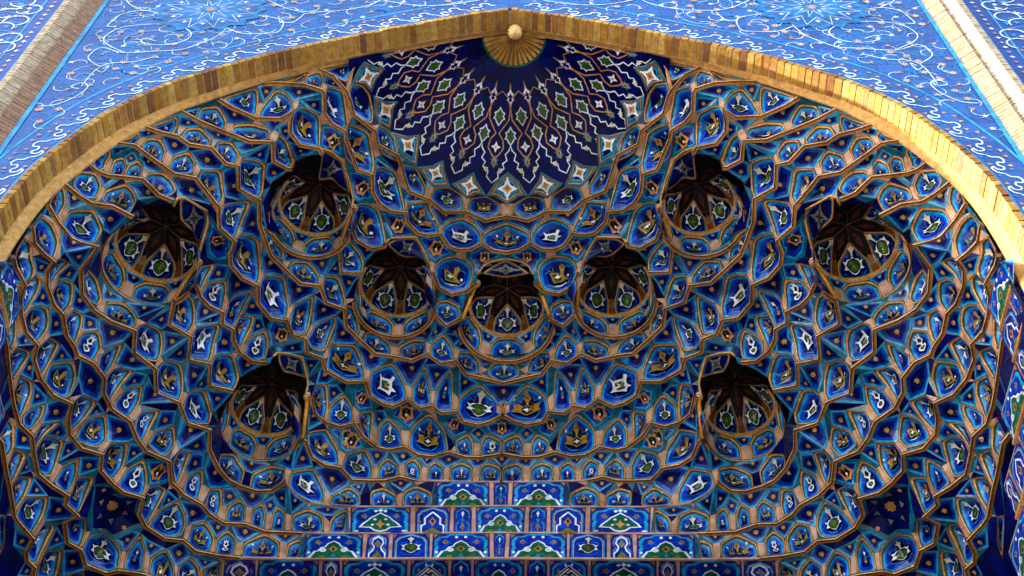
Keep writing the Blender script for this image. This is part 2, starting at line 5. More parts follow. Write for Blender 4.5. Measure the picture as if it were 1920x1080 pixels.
DATA_C="""Nw 419,420,421,422,30,29,28,27;No 423,10,424,425,34,33,32,31,30;Nb 426,427,428,429,430,38,37,36,35,34;Co 431,432,430,38,39,40;Nw 433,434,435,12,11,10;No 436,437,438,439,13,12;Nw 440,441,442,443,444,445,446;D 1291,25,26,27,28,461,1292,460,336,553,335;D 462,29,30,31,32,353,466,352,463;S 9,444,443,10,423,1293;S 1294,11,12,428,427,426,425,1295,424;S 12,13,14,1285,439,15,431,432,430,429;W 441,447,448,449,434,433,450;W 451,452,453,454,437,455,456,435;CW 457,458,437,459,438;Ng 460,461,462,463,464,55,54,53,52,465,51;Nf 56,466,353,354,355,467,468,469;W 470,471,472,473,474,475,476,477;W 478,479,480,481,482,483,484;Nw 476,475,485,484,486,4,487;W 482,488,489,490,441,491,492;Nw 483,482,493,7,440,494,5;No 495,496,497,498,499,26,25,500,501,23;S 4,486,5,497,496,495;S 1296,421,420,419,499;Nw 0,502,503,504,1;Nb 505,506,2,507,495,23,22,21,508,509;S 4,486,5,497,496,495;S 511,1,2,506,505,512;No 510,0,511,512,19,18;Nw 513,323,514,515,516;S 523,515,18,19,20,1297,525,524;S 1297,508,21,519,518;Ng 517,518,519,520,521,49,48,522,46,45;Nw 523,524,525,45,44,43,526;S 527,324,16,516,513,523,526;Nw 41,527,528,43,529;S 41,42,529,43,531,530,1024,1023,1022;Ng 530,531,532,533,534,535,66,536;S 43,44,45,1298,1299,533,532;S 1298,46,47,522,538,537;D 520,22,23,24,501,500,552,333,332,521;Nw 537,538,539,349,69,68,540;S 538,48,49,350,1300,349,539;S 542,66,535,534,67,1301,544,543;S 547,67,549,548;Nw 541,542,543,544,545,82,546;Nw 547,548,549,550,551,85,84,83;S 549,68,69,348,1302,347,346,550;S 1064,545,83,84,874,873,1066,1065;Nf 332,552,334,553,554,555,556,557,50;Ng 558,559,560,561,562,563,564,60,59,58,565;Nw 566,567,568,569,76,75,570,74;S 58,59,60,372,569,568,567,566;D 1303,37,38,39,40,368,369,577,370,578,371,563,562,1304,561;D 32,33,34,35,36,560,559,558,1305,354,353;S 72,73,364,835,834,833;Nw 571,572,573,574,575,576;S 570,75,593,592,591,587;S 75,76,374,594,593;S 360,359,570,592,591,587,586,585;Cf 368,577,578,579;Nw 580,361,581,582,97,96,583,584;S 581,360,1306,590,582;No 585,586,587,99,98,588,589,590;Nw 591,592,593,594,101,100,595;S 593,1307,374,597,375,596,594;No 596,597,598,599,600,102,101;S 597,375,1308,376,601,599,598;Cw 376,601,602,603,104;S 95,584,583,96,97,604,610,870,869,868;Nb 604,605,606,607,132,131,608,129,609,610;S 605,588,98,99,595,613,612,611,607,606;No 611,612,613,614,615,134,133,616;S 613,100,619,618,617,615,614;Nt 617,618,619,620,621,135,622;S 1309,102,625,624,623;Nwo 623,624,625,626,627,628,139,138,137,136;CS 104,625,626,1288,627,1287;D 608,131,132,616,133,641,640,639,1310,635;No 629,630,631,632,633,634;Nw 635,636,166,165,164,637,638;S 630,1311,635,638,637,631;No 639,640,641,642,643,169,168,644,645;D 622,135,621,136,137,138,647,646,643,1312,642;Nw 646,647,648,649,650,651;Nxo 652,653,654,655,171;S 647,138,653,652;CD 1290,1289,628,139,138,653,654;Nw 656,657,658,659,192,191,190;No 660,661,662,194,663;Nx 664,665,666,667,668;Nt 669,670,671,672,673;Nw 674,675,676,677,678;Not 679,680,681,198,682;S 657,164,165,661,660,659,658;S 165,645,665,167,664,662;S 167,644,168,670,669;S 168,169,650,170,675,674,671,670;S 170,649,171,172,680,679,676;CS 173,655,172,681;D 161,162,163,633,657,656,818;Nw 683,684,685,686,687;No 688,689,690,691,692;S 193,194,668,195,688;Pa 693,694,695,696;CPt 198,697,698,227;Pb 699,700,701,702;Pm 703,704,705,706;Pt 707,708,709,710;CPa 227,711,712,256;Pn 713,714,715,716;Po 717,718,719,720;Pa 721,722,723,724;CPt 256,725,726,284;Pb 727,728,729,730;Pk 731,732,733,734;Pt 735,736,737,738;CPa 284,739,740,741;No 742,743,744,745,746;Nw 747,748,749,750,751;Nw 752,753,283,754;No 755,253,756,757,282;Nx 758,759,760,761,762,763;Pa 764,765,766,767;Pn 768,769,770,771;Pa 772,773,774,770;Pn 775,776,777,778;S 1313,252,801,800,755,760;S 806,805,751,254,752,756;S 748,790,224,225,744,743,749;Nw 779,411,780,781,218,217,216;S 411,410,409,782,785,781,780;No 782,783,221,220,219,784,785;S 782,408,407,786,783;S 186,187,821,820,188,787,786,1314;Nb 786,787,788,789,790,791,222,792;S 787,189,190,191,794,793,789,788;No 793,794,795,796,224;S 794,1315,795;S 1316,218,784,219,220,798,797,1220,1219;S 1317,220,792,804,803;S 792,222,223,747;Nt 797,798,799,800,801;S 798,1317,803,802,799;Nx 802,803,804,805,806;Nw 807,808,809,162,161,810;No 811,812,807,160,813,814,158;S 812,1318,808,807;Ng 815,816,817,818,190,819,820,821;D 810,161,162,163,633,657,656,818,1319,817,816;S 158,814,159,813,160,815,1320;D 127,1321,128,129,130,630,629,809;S 125,126,1322,812,811,1323;S 402,125,403,1324;S 155,849,156,157,417,416,1118;Nf 400,401,402,403,822,823,824;Nb 825,826,827,828,829,121,120,830,119,118;Nw 831,832,833,834,835,93,92,836;Nt 837,838,839,840,841,153,152,842;S 839,840,119,830,1325,851,850,841,1326;Nx 843,844,845,846,847,848,156,849;No 841,850,851,852,155,853,153;S 851,1325,845,844,852;D 120,121,858,122,123,1327,847,846,845;S 893,90,91,855,854,829,828,827;Ng 854,855,856,857,122,858,859;S 855,92,93,862,861,1328,856;Nw 860,861,862,863,864,865,123;S 862,576,94,575,95,868,867,1329,863;No 866,867,868,869,870,128,127,126,871;S 152,153,154,853,1117,1116,1115,929,1330;S 1327,123,124,401,400;Nw 872,873,874,875,114,113,876;S 874,1331,86,888,879,878,877,875;Ng 114,877,878,879,880,881,118,117,116,115,882;S 888,87,887,88,89,893,827,826,825,881,880;Nw 883,884,885,886,887,888;S 1332,883,1333,86;S 1334,343,342,890,889,886,885;No 889,890,891,892,91,90,893;S 890,342,341,1335,832,831,892,891;S 898,72,833,832;Nw 894,895,896,897,73,72,898;S 895,53,54,55,367,897,896;S 52,53,895,894,339;S 116,117,118,839,838,837,933,932;Nb 899,900,901,902,903,904;S 393,1336,392,906,905,902,1337;No 905,906,907,908,909,910,207,911;S 906,391,390,1338,908,1339,907;S 921,919,180,922;Ng 912,913,914,915,916,917,918,180,919;Nb 920,921,922,923,924,925,926,209,927;S 1340,911,207,910,208,1133,985,984,983;S 922,918,181,924,923;S 181,182,1090,1089,1088;Nb 928,152,929,183,182,181,930;S 149,935,150,934,151,917,1341,916;S 917,934,151,152,928;S 152,153,154,853,155,1117,1116,1115,929,1342;Nx 931,932,933,151,934,935,936;Nw 937,938,939,936,148,940;S 1343,938,1344,116,932,931,939;S 116,117,118,839,838,837,933,932;S 1345,993,258,992,259,941,1346;Nw 941,942,943,286,285;No 944,945,946,947,948,949,950;Nw 951,952,953,954,955,956,260,259;S 952,233,968,977,234,959,958,957,954,953;Ng 957,958,959,960,961,263,962,963,955;S 959,976,235,981,236,1120,961,960;Nw 964,965,966,967,968,969,970;S 965,204,973,972,971,967,966;Ng 971,972,973,974,975,235,976,977;S 973,205,904,206,979,978,975,974;Nt 978,979,980,237,236,981;S 979,1340,983,982,980;Nx 982,983,984,985,986,239,987,237;S 1347,1012,204,965;S 946,262,962,263,1136;S 1348,1345,1346,329;Nw 988,229,989,990,991,942,992,993,994;Nw 328,142,995,996,997,998;S 142,1056,143,1050,995;No 999,1000,1001,1002,1003,177,1004;S 1000,144,145,146,1062,1061,1002,1001;S 174,998,175,997,176,1008,1007,1006;No 199,1005,174,1006,1007,200;Nw 1008,1009,1010,1011,1012,1013,1014,1015;S 1009,177,1003,397,1011,1349,1010;S 1015,1014,201,1013,202,1012,203,1347,1019;Ng 1016,1017,1018,1019,231,230,229,1020;S 1017,199,200;S 989,970,232,969,951,990;Nw 1021,1022,1023,1024,64,1025;S 62,1021,1025;S 1022,41,42,529,43,531,530,1024,1023;Nb 77,1026,1027,1028,78;S 1026,1025,63,1030,1029,1027;No 1029,1030,1031,1032,80,1033;S 1030,1350,64,536,65,542,541,1031;Nw 105,1034,1035,106;S 1034,77,78,1036,1035;No 1036,1037,1038,1039,1040,107,1041;S 78,1028,79,1033,80,1043,1042,1038,1037;Nw 1042,1043,1044,1045,108,1046;S 1043,1032,81,546,82,1064,1063,1044;S 1054,106,1055;Nw 1047,1048,1049,1050,143;Nt 1049,1051,1052,144,1050;S 1048,1351,1051,1049;Nw 1053,1054,1055,1056,142;S 1041,107,1040,1058,1057,1052,1352,1051;Ng 1057,1058,1059,1060,1061,1062,145,144;Ng 1063,1064,1065,1066,112,1067,1068,1069;S 108,1045,109,1069,110,1068,1353,111,1067,1071,383,1070,1060,1059;D 384,113,114,882,115,116,938,1354,1355,385;Nf 1070,1071,384,385,386,1072,1073;Nw 1074,1075,1076,1077,1078,1079,1080,1081;S 1076,1356,1084,1083,1082,1077;Nx 1082,1083,1084,1085,1086,242,1087;S 1356,211,212,1085,1084;Ng 1088,1089,1090,1091,1092,212,211,1093;S 182,183,1095,1094,1091;S 1357,184,1096,1095,1094;Nb 1094,1095,1096,1097,1098,1099,213,1100,1101;S 1096,185,414,1098,1097;S 1100,213,1099,214,1202,1110;Nx 1102,1103,1104,1105,1106,1107;S 1103,1358,1109,1108;No 1108,1109,1110,1111,1112,1113,1114;S 1156,1086,243,1106,244,1194,1193,1158,1157;S 1155,1154,1156,1359;Ng 1115,1116,1117,1118,416,185,184,183;Nw 1119,1120,1121,1122,265,1123,1124;S 1121,1125,1360,1122;Ng 1122,1125,1126,1127,1128,1129,1130,1131;S 987,239,1135,240,1080,241,1079,1154,1153,1361,1126;Nt 1132,1133,1134,240,1135,986;S 1133,209,926,210,1076,1075,1134,1362;Nw 1136,1137,1138,1139,1140,1141;S 1137,264,1123,1143,1142,1138;No 1142,1143,1144,1145,1146,1147;S 1143,1363,1149,1148,1144;Nt 1148,1149,1150,1151,1152,1145;S 1149,1128,267,268,1182,1181,1150,1364;Nw 1153,1154,1155,269,268,267;Ng 1155,1156,1157,1158,1159,1160,1161,1162;Nw 1163,1164,1165,1166,1167,1168;S 290,1152,1151,291,1184,1183,1166,1165;Nw 1166,1169,309,308;S 1169,1365,1170;Ng 1170,1171,1172,1173,1174,309;S 1171,1258,1172;Nw 1175,1176,1177,1178,1179,293,1180,292;Nw 1181,1182,1175,1183,1184;S 1175,1182,269,1177,1176;S 1177,1161,270,1178;Nt 1185,1186,1187,295,1188,1189;S 1186,1196,272,1187,1366;Ng 1187,1190,1191,297,296,1192;No 1193,1194,1195,273,272,1196;S 1194,1105,245,1195;Nx 1197,1198,1199,1200,275,274,1201;D 1198,1112,246,1207,1206,247,1222,1221,1200,1199;S 1202,1367,215,1368,1203;Nw 1202,1203,1204,1205,1206,1207;S 1203,1368,1209,1208,1204;Nx 1208,1209,1210,1211,1212;S 215,216,217,1316,1214,1213,1209;Nx 1213,1214,1215,1216,1217;S 1214,1316,1219,1218,1215;No 1218,1219,1220,252,251;Nw 1221,1222,1223,1224,277,276,275;S 1223,1226,1225;Nw 1225,1226,1227,1228,1229,278,277;S 1226,1211,249,1217,250,1231,1230,1228,1227;No 1230,1231,758,1232,280,1233;S 1231,1216,251,1313,759,758;No 1234,1235,771,1236;S 1238,1235,1234,1239;Nw 1237,1238,1239,1236,1240;S 1242,279,1233,1238,1237,1243;Ng 1241,1242,1243,1240,1244;S 1246,1369,1242,1241,1247;Nt 1245,1246,1247,304,1248;Nw 1249,1250,1251,1252,303,302,301,300;S 1254,1246,1245,1252,1370,1251;K 273,1253,275,276,277,1254,1251,1250,1255,1256,1257;Nw 1172,1258,1259,1260,1261,310;S 1258,1371,296,297,1262,1265,1259,1372;Nw 1262,1263,1264,300,299,298;Nw 1265,1266,315,1267,1268,1269;S 1266,299,1270;Nw 1270,1271,1272,1273,1274;S 1271,300,301,1276,1275;No 1275,1276,1277,1278;S 1373,1260,312,1268,313,1374;S 314,315,316,1375;Nw 1279,1280,1281,1282;CX 1283,1284,1285,1286;CX 1287,1288,1289,1290"""
DATA_T="""n1376,330,306;n330,329,285;n285,286,330;n1376,306,1279;n1279,1282,1376;p950,949,286;n330,286,949;n949,948,330;n948,287,330;n287,1141,330;c306,1163,307;c307,1168,306;c1168,1167,306;n1279,306,1167;c1167,308,1279;p1147,288,1139;n1346,941,329;n285,329,941;p950,286,944;p1141,287,947;n330,1141,1140;n306,330,1140;c1140,288,306;n288,1147,306;c1147,289,306;n289,1164,306;n1163,306,1164;n1279,308,309;n309,1174,1279;n1280,1279,1174;c1174,1173,1280;p1173,310,1280;n310,1373,1280;n1281,1280,1373;n1373,1374,1281;n1282,1281,1374;p261,955,945;p290,1146,1145;p1145,1152,290;c262,963,962;c1267,313,1268;p1020,229,1383;p945,955,963;p946,945,963;p963,262,946;p941,1396,942;p943,956,944;p956,261,944;p261,945,944;c287,948,947;p1138,1142,1139;c288,1140,1139;n1164,289,1146;p1165,1164,1146;p1146,290,1165;p308,1167,1166;p310,1173,1172;c1373,310,311;c311,1261,1373;c1261,1260,1373;c313,1267,1374;c1267,314,1374;n1282,1374,314;n314,1375,1282;n1376,1282,1375;p952,951,969;p1131,1130,265;p989,229,230;p1124,263,1119;n1143,1123,265;p265,1130,1143;n1143,1130,1363;p292,1183,1175;p1273,315,1274;c1129,266,1363;p1275,1278,1272;p200,1015,1018;p1015,1019,1018;p977,968,971;p959,234,976;c266,1129,1128;p1178,1185,1179;p1185,1189,1179;p294,1179,1189;c1189,1188,294;n1258,294,1188;n1188,1371,1258;p200,1018,1017;c231,970,230;c969,232,970;p967,971,968;p952,969,233;p961,1120,1119;c264,1124,1123;c1122,1360,1125;c1129,1363,1130;c1363,266,1149;c266,1128,1149;c1179,294,293;n294,1258,1171;n317,1273,1272;n1272,1278,317;c199,1017,228;c1017,1016,228;c1020,228,1016;c993,257,1408;c258,993,992;p990,951,1390;p954,957,955;n1137,1136,263;p263,1124,1137;p1124,264,1137;p1148,1145,1144;c1149,1364,1150;p1150,1181,1151;p1183,292,1169;p292,1180,1169;c1365,1169,1180;c1180,293,1365;p293,1171,1365;n1170,1365,1171;c1258,1372,1259;p1259,1265,1260;p1265,1269,1260;p1269,312,1260;c314,1267,315;c315,1273,316;c1273,317,316;n1375,316,317;n1376,1375,317;c1125,237,238;c998,174,328;c201,1014,1013;c1126,1361,1127;p1162,1161,269;p1177,269,1161;c1266,1265,298;c141,1053,142;p176,996,1004;b1053,141,327;c996,176,997;n899,204,900;c1337,902,901;c903,206,904;n206,1340,979;n1257,1256,1191;c1263,1255,1264;p1255,1249,1264;p300,1264,1249;b327,141,328;n141,142,328;c175,998,997;c176,1009,1008;c204,899,205;c238,237,987;p1125,238,987;n1126,1125,987;n1127,1361,1153;p267,1127,1153;c1160,270,1161;c1185,1178,1186;c1190,1257,1191;p296,295,1192;n1191,1256,297;n1256,1263,297;p1262,297,1263;n1271,299,300;p1080,240,1081;p1078,242,1156;n1011,397,396;p986,985,1132;n1079,1078,1154;n1078,1156,1154;p271,1159,1158;p1158,1193,271;p1252,1248,303;p1074,1134,1075;p1077,1082,1087;c1370,1252,1251;n927,209,1133;c1047,1055,1048;p1195,1197,273;p1201,273,1197;c1253,1201,274;p1248,1252,1245;p1055,1047,1056;p143,1056,1047;n1050,1000,999;c1003,178,397;c1336,393,392;c1132,985,1133;c1362,1134,1133;c241,1080,1079;p1077,1087,1078;p242,1078,1087;n1156,242,1086;b303,1248,302;c105,1054,327;c1053,327,1054;p995,999,996;p999,1004,996;c1010,1349,1011;c202,1013,1012;c203,1012,1011;c1011,396,203;c396,395,203;n395,394,900;n901,900,394;c394,393,901;c393,1337,901;p902,905,903;p905,911,903;c206,903,911;c1340,206,911;p1135,239,986;c1155,1359,1156;c270,1160,1159;c1159,271,270;c1190,1187,272;n272,273,1190;n1257,1190,273;b273,1201,1253;c1263,1256,1255;c1249,1255,1250;c1276,301,302;n1277,1276,302;p1007,1008,200;p1015,200,1008;c964,1019,1347;n1347,965,964;c234,977,976;p975,978,235;p978,981,235;n1121,1120,236;n236,237,1121;n237,1125,1121;c1127,267,1128;p268,269,1182;c1366,1187,1186;c1371,1188,295;p295,296,1371;n298,299,1266;c299,1271,1270;c1275,1272,1271;b317,1278,1277;p1035,1041,106;p909,908,920;p208,909,920;p1041,1035,1036;c1352,1052,1051;n378,1002,379;p920,908,921;p1107,1085,1102;p1114,245,1105;c245,1198,1195;n277,1369,1246;c1108,1104,1103;p1038,1042,1039;p1046,1039,1042;c1039,1046,1040;p925,924,1088;p210,925,1088;c1093,210,1088;n247,1223,1222;c1225,1224,1223;p78,1037,1036;p144,1052,1057;n925,210,926;c1356,1076,210;c210,1093,1356;c1102,1085,1103;p1114,1105,1104;p1104,1108,1114;c245,1114,1113;c1113,1112,245;n1198,245,1112;p275,1200,1221;p1224,1225,277;n1369,277,278;n278,1242,1369;c381,147,382;b179,389,912;p1092,1101,212;p1101,1100,212;p1226,1212,248;c326,62,1026;c1027,79,1028;p382,1060,1070;c383,1071,1381;c912,389,913;c212,1100,1358;p1111,1110,1202;c1212,1226,1205;p305,1243,1237;p1233,1228,1230;n940,387,937;p936,149,915;c916,915,149;p930,917,928;c387,940,388;n940,148,388;n148,936,914;c936,915,914;p917,930,918;p181,918,930;c1238,1233,280;c62,326,1021;p79,1027,1029;c1033,79,1029;c913,389,388;n388,148,913;c148,914,913;c1091,1090,182;c1092,1091,1094;p1101,1092,1094;p1204,1208,1205;p1212,1205,1208;c1226,248,1211;c279,1229,1228;p1228,1233,279;c326,1026,77;p1058,1046,108;p108,1059,1058;n1060,382,1061;c382,147,1061;c147,381,380;c1338,390,389;c389,179,1338;c919,1338,179;c179,912,919;c916,1341,917;n1103,1085,212;n212,1358,1103;c246,1112,1111;p1111,1202,246;c1202,1207,246;c1206,1205,247;p1223,247,1205;n1205,1226,1223;c1229,279,278;c1031,81,1032;n1067,384,1071;c1217,249,1213;p771,1235,768;p876,112,872;p768,1235,281;c325,41,1021;c41,1022,1021;p81,1031,541;c541,546,81;c1068,110,1069;p112,876,1067;n384,1067,876;c150,935,934;c414,413,1098;n1099,1098,413;c214,1099,413;n413,412,214;n215,214,412;n412,779,215;n779,216,215;c250,1217,1216;c1231,250,1216;p763,1232,758;p281,1235,763;c1377,1236,771;p536,1024,530;p762,761,282;p155,1118,1117;c759,1313,760;n218,781,785;n785,784,218;p119,839,118;p770,769,772;p85,1331,874;p839,119,840;p252,1220,797;p801,252,797;p545,544,547;p83,545,547;p843,849,155;c1316,217,218;c761,760,755;p282,761,755;p63,1025,1350;p1024,536,64;c1064,82,545;n872,1066,873;p152,151,842;n779,412,411;p1216,1215,1218;p251,1216,1218;b281,763,762;c768,281,762;b762,282,768;p1377,771,770;c325,1021,326;p1350,1030,63;n1043,80,1032;p1045,1044,1063;p109,1045,1063;c1069,109,1063;c385,1355,386;n1355,1354,386;n387,386,1354;n937,387,1354;n1354,938,937;c149,936,935;c183,1357,1412;c248,1212,1211;p1210,1213,1211;p1213,249,1211;p1234,1236,1239;c1236,1377,1240;p1244,1240,1377;c77,1034,105;c1351,1048,106;p1000,1050,144;n1002,378,1003;c178,1003,378;b378,377,178;c397,178,377;c906,392,391;c1339,908,907;p909,208,910;c927,1133,208;p208,920,927;p1085,1107,1086;p243,1086,1107;c1106,243,1107;c244,1105,1194;c1197,1195,1198;c1253,274,275;c277,1246,1254;n304,1244,1248;n302,1248,1244;n1277,302,1244;b317,1277,1244;c1244,1377,317;c883,888,1333;p806,799,802;n551,550,346;c1332,551,346;n346,345,1332;c1325,830,120;n845,1325,120;c157,848,398;c398,418,157;c253,800,799;p799,806,253;c1327,400,399;c344,1334,884;c1298,537,1299;c221,792,220;p1418,756,752;p1299,537,533;p537,540,533;p534,533,540;p67,534,540;c68,67,540;c1302,348,347;n883,345,344;c344,884,883;c884,1334,885;c88,887,886;c886,89,88;n1327,399,847;n848,847,399;c398,848,399;c782,409,408;p253,806,756;c47,46,522;p859,829,854;c517,1297,518;p753,254,764;c753,764,1421;p514,18,515;p1297,517,525;p45,525,517;c254,753,752;p748,223,791;c49,331,350;c861,860,1328;p857,1328,860;n1323,811,403;c404,403,811;n158,404,811;c188,820,819;n819,787,188;c349,1300,350;c856,1328,857;p123,122,857;p857,860,123;c124,123,865;c1324,403,402;c404,158,405;c406,405,1320;c1320,815,406;c407,406,815;c186,407,815;c187,186,815;c223,748,747;c16,324,323;c516,16,323;c513,516,323;p45,46,1298;n522,48,538;c349,70,69;c348,69,70;c1334,344,343;p89,886,889;c893,89,889;p858,121,859;c124,402,401;p221,783,786;p792,221,786;p805,804,747;p747,751,805;p742,746,750;p19,512,505;p505,509,19;p20,19,509;p508,20,509;p520,21,22;p866,871,864;p125,864,871;c871,126,125;p807,810,160;p810,816,160;p789,793,790;p793,224,790;p742,750,749;c71,340,898;c71,898,1335;p500,1291,334;p500,334,1398;c339,894,340;n93,576,862;p190,818,656;p727,730,776;p777,776,730;n504,2,1;c334,1291,335;c340,71,341;c71,1335,341;c1322,1318,812;c1319,818,817;c190,189,819;n742,749,743;c465,52,338;p699,702,744;c574,95,575;p629,634,162;p507,487,4;p495,507,4;n336,460,337;c460,51,337;c338,337,51;c465,338,51;n363,572,571;p629,162,809;c897,366,73;c365,73,366;p765,716,766;c366,897,367;p128,870,610;p610,609,128;p609,129,128;c633,163,634;c657,633,632;c192,683,1315;n795,1315,683;n683,687,795;n796,795,687;p716,765,713;c1292,461,460;c73,365,364;c572,363,362;c573,572,362;c362,580,573;c574,573,580;p95,574,580;c580,584,95;c162,634,163;c794,191,1315;p503,476,504;p2,504,476;p476,487,2;p487,507,2;c1291,500,25;n338,52,339;n364,363,835;p363,571,835;p93,835,571;c94,576,575;c1318,1322,127;n808,1318,127;c744,702,745;p0,323,322;p1,511,0;p21,520,519;p49,521,332;p49,332,1401;p331,49,1401;p91,892,831;p831,836,91;p855,91,836;n836,92,855;p867,866,1329;c864,125,865;c124,865,125;c1323,403,125;c813,159,814;n160,816,815;c787,819,189;c748,791,790;p764,254,751;p775,778,773;p774,773,778;p660,663,659;c608,1311,130;p464,56,55;p56,351,55;n130,1311,630;p193,684,663;p97,582,589;c440,491,441;p664,668,662;p194,662,668;c7,492,491;p491,440,7;p440,446,421;p446,8,421;p8,422,421;p589,582,590;p97,589,588;p605,97,588;p688,692,685;p686,685,692;p462,28,29;c464,463,352;p56,464,352;c581,361,360;c97,605,604;c1310,636,635;c165,166,645;c661,165,662;c193,663,194;n688,685,193;c684,193,685;p717,720,714;c9,445,444;p611,616,132;p731,734,728;p729,728,734;p644,167,645;c667,195,668;p667,689,195;p703,706,700;p701,700,706;p591,595,99;c565,57,558;c358,357,566;c74,358,566;b196,693,690;p443,442,433;p10,443,433;p424,10,1294;p355,1305,558;p558,57,355;b356,355,57;b57,565,356;c565,357,356;p134,615,617;p617,622,134;p641,134,622;n196,690,673;p721,724,718;p719,718,724;c433,442,450;c1305,355,354;c358,74,359;c74,570,359;p591,99,587;p134,641,133;p669,673,666;p667,666,673;p689,667,673;n673,690,689;b8,446,445;p422,8,445;p445,9,422;c1293,422,9;p30,1293,423;p611,132,607;c636,1310,639;p166,636,639;p639,645,166;c1409,665,664;c195,689,688;p713,765,714;p34,425,426;c1312,643,642;p735,738,732;p733,732,738;p707,710,704;p705,704,710;p101,619,100;n651,169,643;p674,1393,671;c76,569,372;c373,76,372;p456,436,12;p737,736,740;c561,1304,562;p456,12,435;p560,36,1303;p1303,561,560;c170,676,675;c76,373,374;p101,594,596;p619,101,1309;c619,1309,620;p621,620,623;p623,136,621;c651,643,646;p169,651,650;p652,171,648;p649,648,171;c601,602,599;c103,603,104;p599,602,600;c602,603,600;p603,103,600;p227,198,173;c104,1378,173;c655,654,173;c173,198,681;c1308,375,376;c680,172,681;p695,694,697;p697,698,695;p723,722,725;p725,726,723;p428,12,429;c563,371,564;c371,61,564;c60,564,61;c372,60,61;c597,374,375;c600,103,102;c652,648,647;c170,650,649;p679,1395,676;p711,712,708;p709,708,712;p740,736,739;p741,1378,740;p737,740,1378;p738,737,1378;p733,738,1378;c357,565,58;c566,357,58;n613,595,100;b693,196,673;p733,1378,734;p729,734,1378;n486,484,483;p483,5,486;p5,6,497;p498,497,6;p6,494,498;p494,1296,498;c1296,499,498;p27,26,419;p28,462,461;c55,351,367;n580,362,361;p631,637,632;p637,164,632;c657,632,164;p659,663,192;c683,192,663;n663,684,683;p714,720,1397;p729,1378,730;c527,325,324;c528,527,526;p43,528,526;p531,43,532;n67,68,549;c551,1332,85;c1331,85,1332;c86,1331,1332;p880,879,888;p881,825,118;c848,157,156;c157,418,417;c1317,798,220;p1377,770,774;p774,778,1377;p778,777,1377;p777,730,1377;c730,1378,1377;p225,224,744;p796,699,224;p699,744,224;p1169,1170,309;n1093,211,1356;p18,514,1400;c1351,106,1051;p1046,1058,1040;n989,230,970;p1119,263,961;p641,622,642;p1134,1074,1081;p1081,240,1134;c205,899,904;p515,523,1413;p939,931,936;c1293,30,422;c1096,184,185;p282,769,768;c750,764,751;c6,5,1380;p1162,269,1155;c968,233,969;c382,1070,1385;c1326,841,1403;n1332,345,883;c1009,176,177;c1004,177,176;c808,127,809;p875,877,114;b494,6,1380;c608,130,129;p1131,265,1122;c146,145,1062;n1242,278,279;n270,1186,1178;c898,340,894;p842,151,837;p933,837,151;c1262,298,1265;p970,231,964;c1209,1368,215;c1070,383,1386;p1187,1192,295;c544,1301,547;c1301,67,547;p499,419,26;p1270,1274,315;p1266,1270,315;p312,1269,1268;n921,908,1338;c1105,244,1106;b1168,307,1163;p980,982,237;c228,1020,1383;p304,1241,1414;c402,124,125;c416,415,185;c1311,608,635;c665,167,666;c669,666,167;c529,42,41;c41,325,527;p1141,947,1136;c147,380,1384;c379,1002,1384;n380,379,1384;c1061,147,1384;p291,1151,1181;p1184,291,1181;p576,93,571;p85,874,84;p946,1136,947;p1019,964,231;c747,804,792;b289,1147,1146;b1261,311,310;c1238,280,1232;c1232,763,1235;c1235,1238,1232;c1353,1068,1387;c87,888,887;p106,1041,1388;c1051,106,1388;c214,215,1389;c1335,898,832;p1240,305,1237;c203,395,900;c1338,919,921;p1392,671,1393;p1394,676,1395;n876,113,384;p720,715,1397;c1169,1166,1183;c1321,127,128;c405,158,1320;c1026,62,1025;c1171,293,294;p829,859,121;c800,253,755;c204,1391,203;n900,204,203;c1088,924,181;n922,180,918;p1243,305,1415;p1247,1241,304;p261,956,955;c542,1382,66;c585,590,1399;b700,692,1404;p844,843,852;p843,155,852;c154,153,853;c172,171,655;c623,620,1309;c1296,494,421;n440,421,494;c1048,1055,106;c999,995,1050;p701,717,702;p717,714,702;p765,702,714;p1066,872,112;c64,1350,1025;c257,993,1402;c187,815,821;c103,625,102;p944,286,943;c791,223,222;p1147,1139,1142;p703,700,1404;c690,693,1405;c1405,1407,690;c1196,271,1193;p929,1115,183;c1054,105,106;p323,0,1406;p645,167,1409;c14,13,1410;c1109,1358,1100;c1110,1109,1100;c20,508,1297;c492,7,1411;c863,1329,864;p866,864,1329;c1210,1209,1213;n973,204,205;c271,1196,1186;n1186,270,271;c1244,304,1414;p305,1240,1415;c625,103,104;b1416,693,673;c407,186,1417;p752,1419,1418;c1420,753,1421"""
DATA_H="""1 331,332,333,334,335,336,337,338,339,340,341,342,343,344,345,346,347,348,70,349,350;2 351,56,352,353,354,355,356,357,358,359,360,361,362,363,364,365,366,367;c 368,369,370,371,61,372,373,374,375,376;L 377,378,379,380,381,382,383,384,385,386,387,388,389,390,391,392,393,394,395,396,397;3 398,399,400,401,402,403,404,405,406,407,408,409,410,411,412,413,414,185,415,416,417,418"""
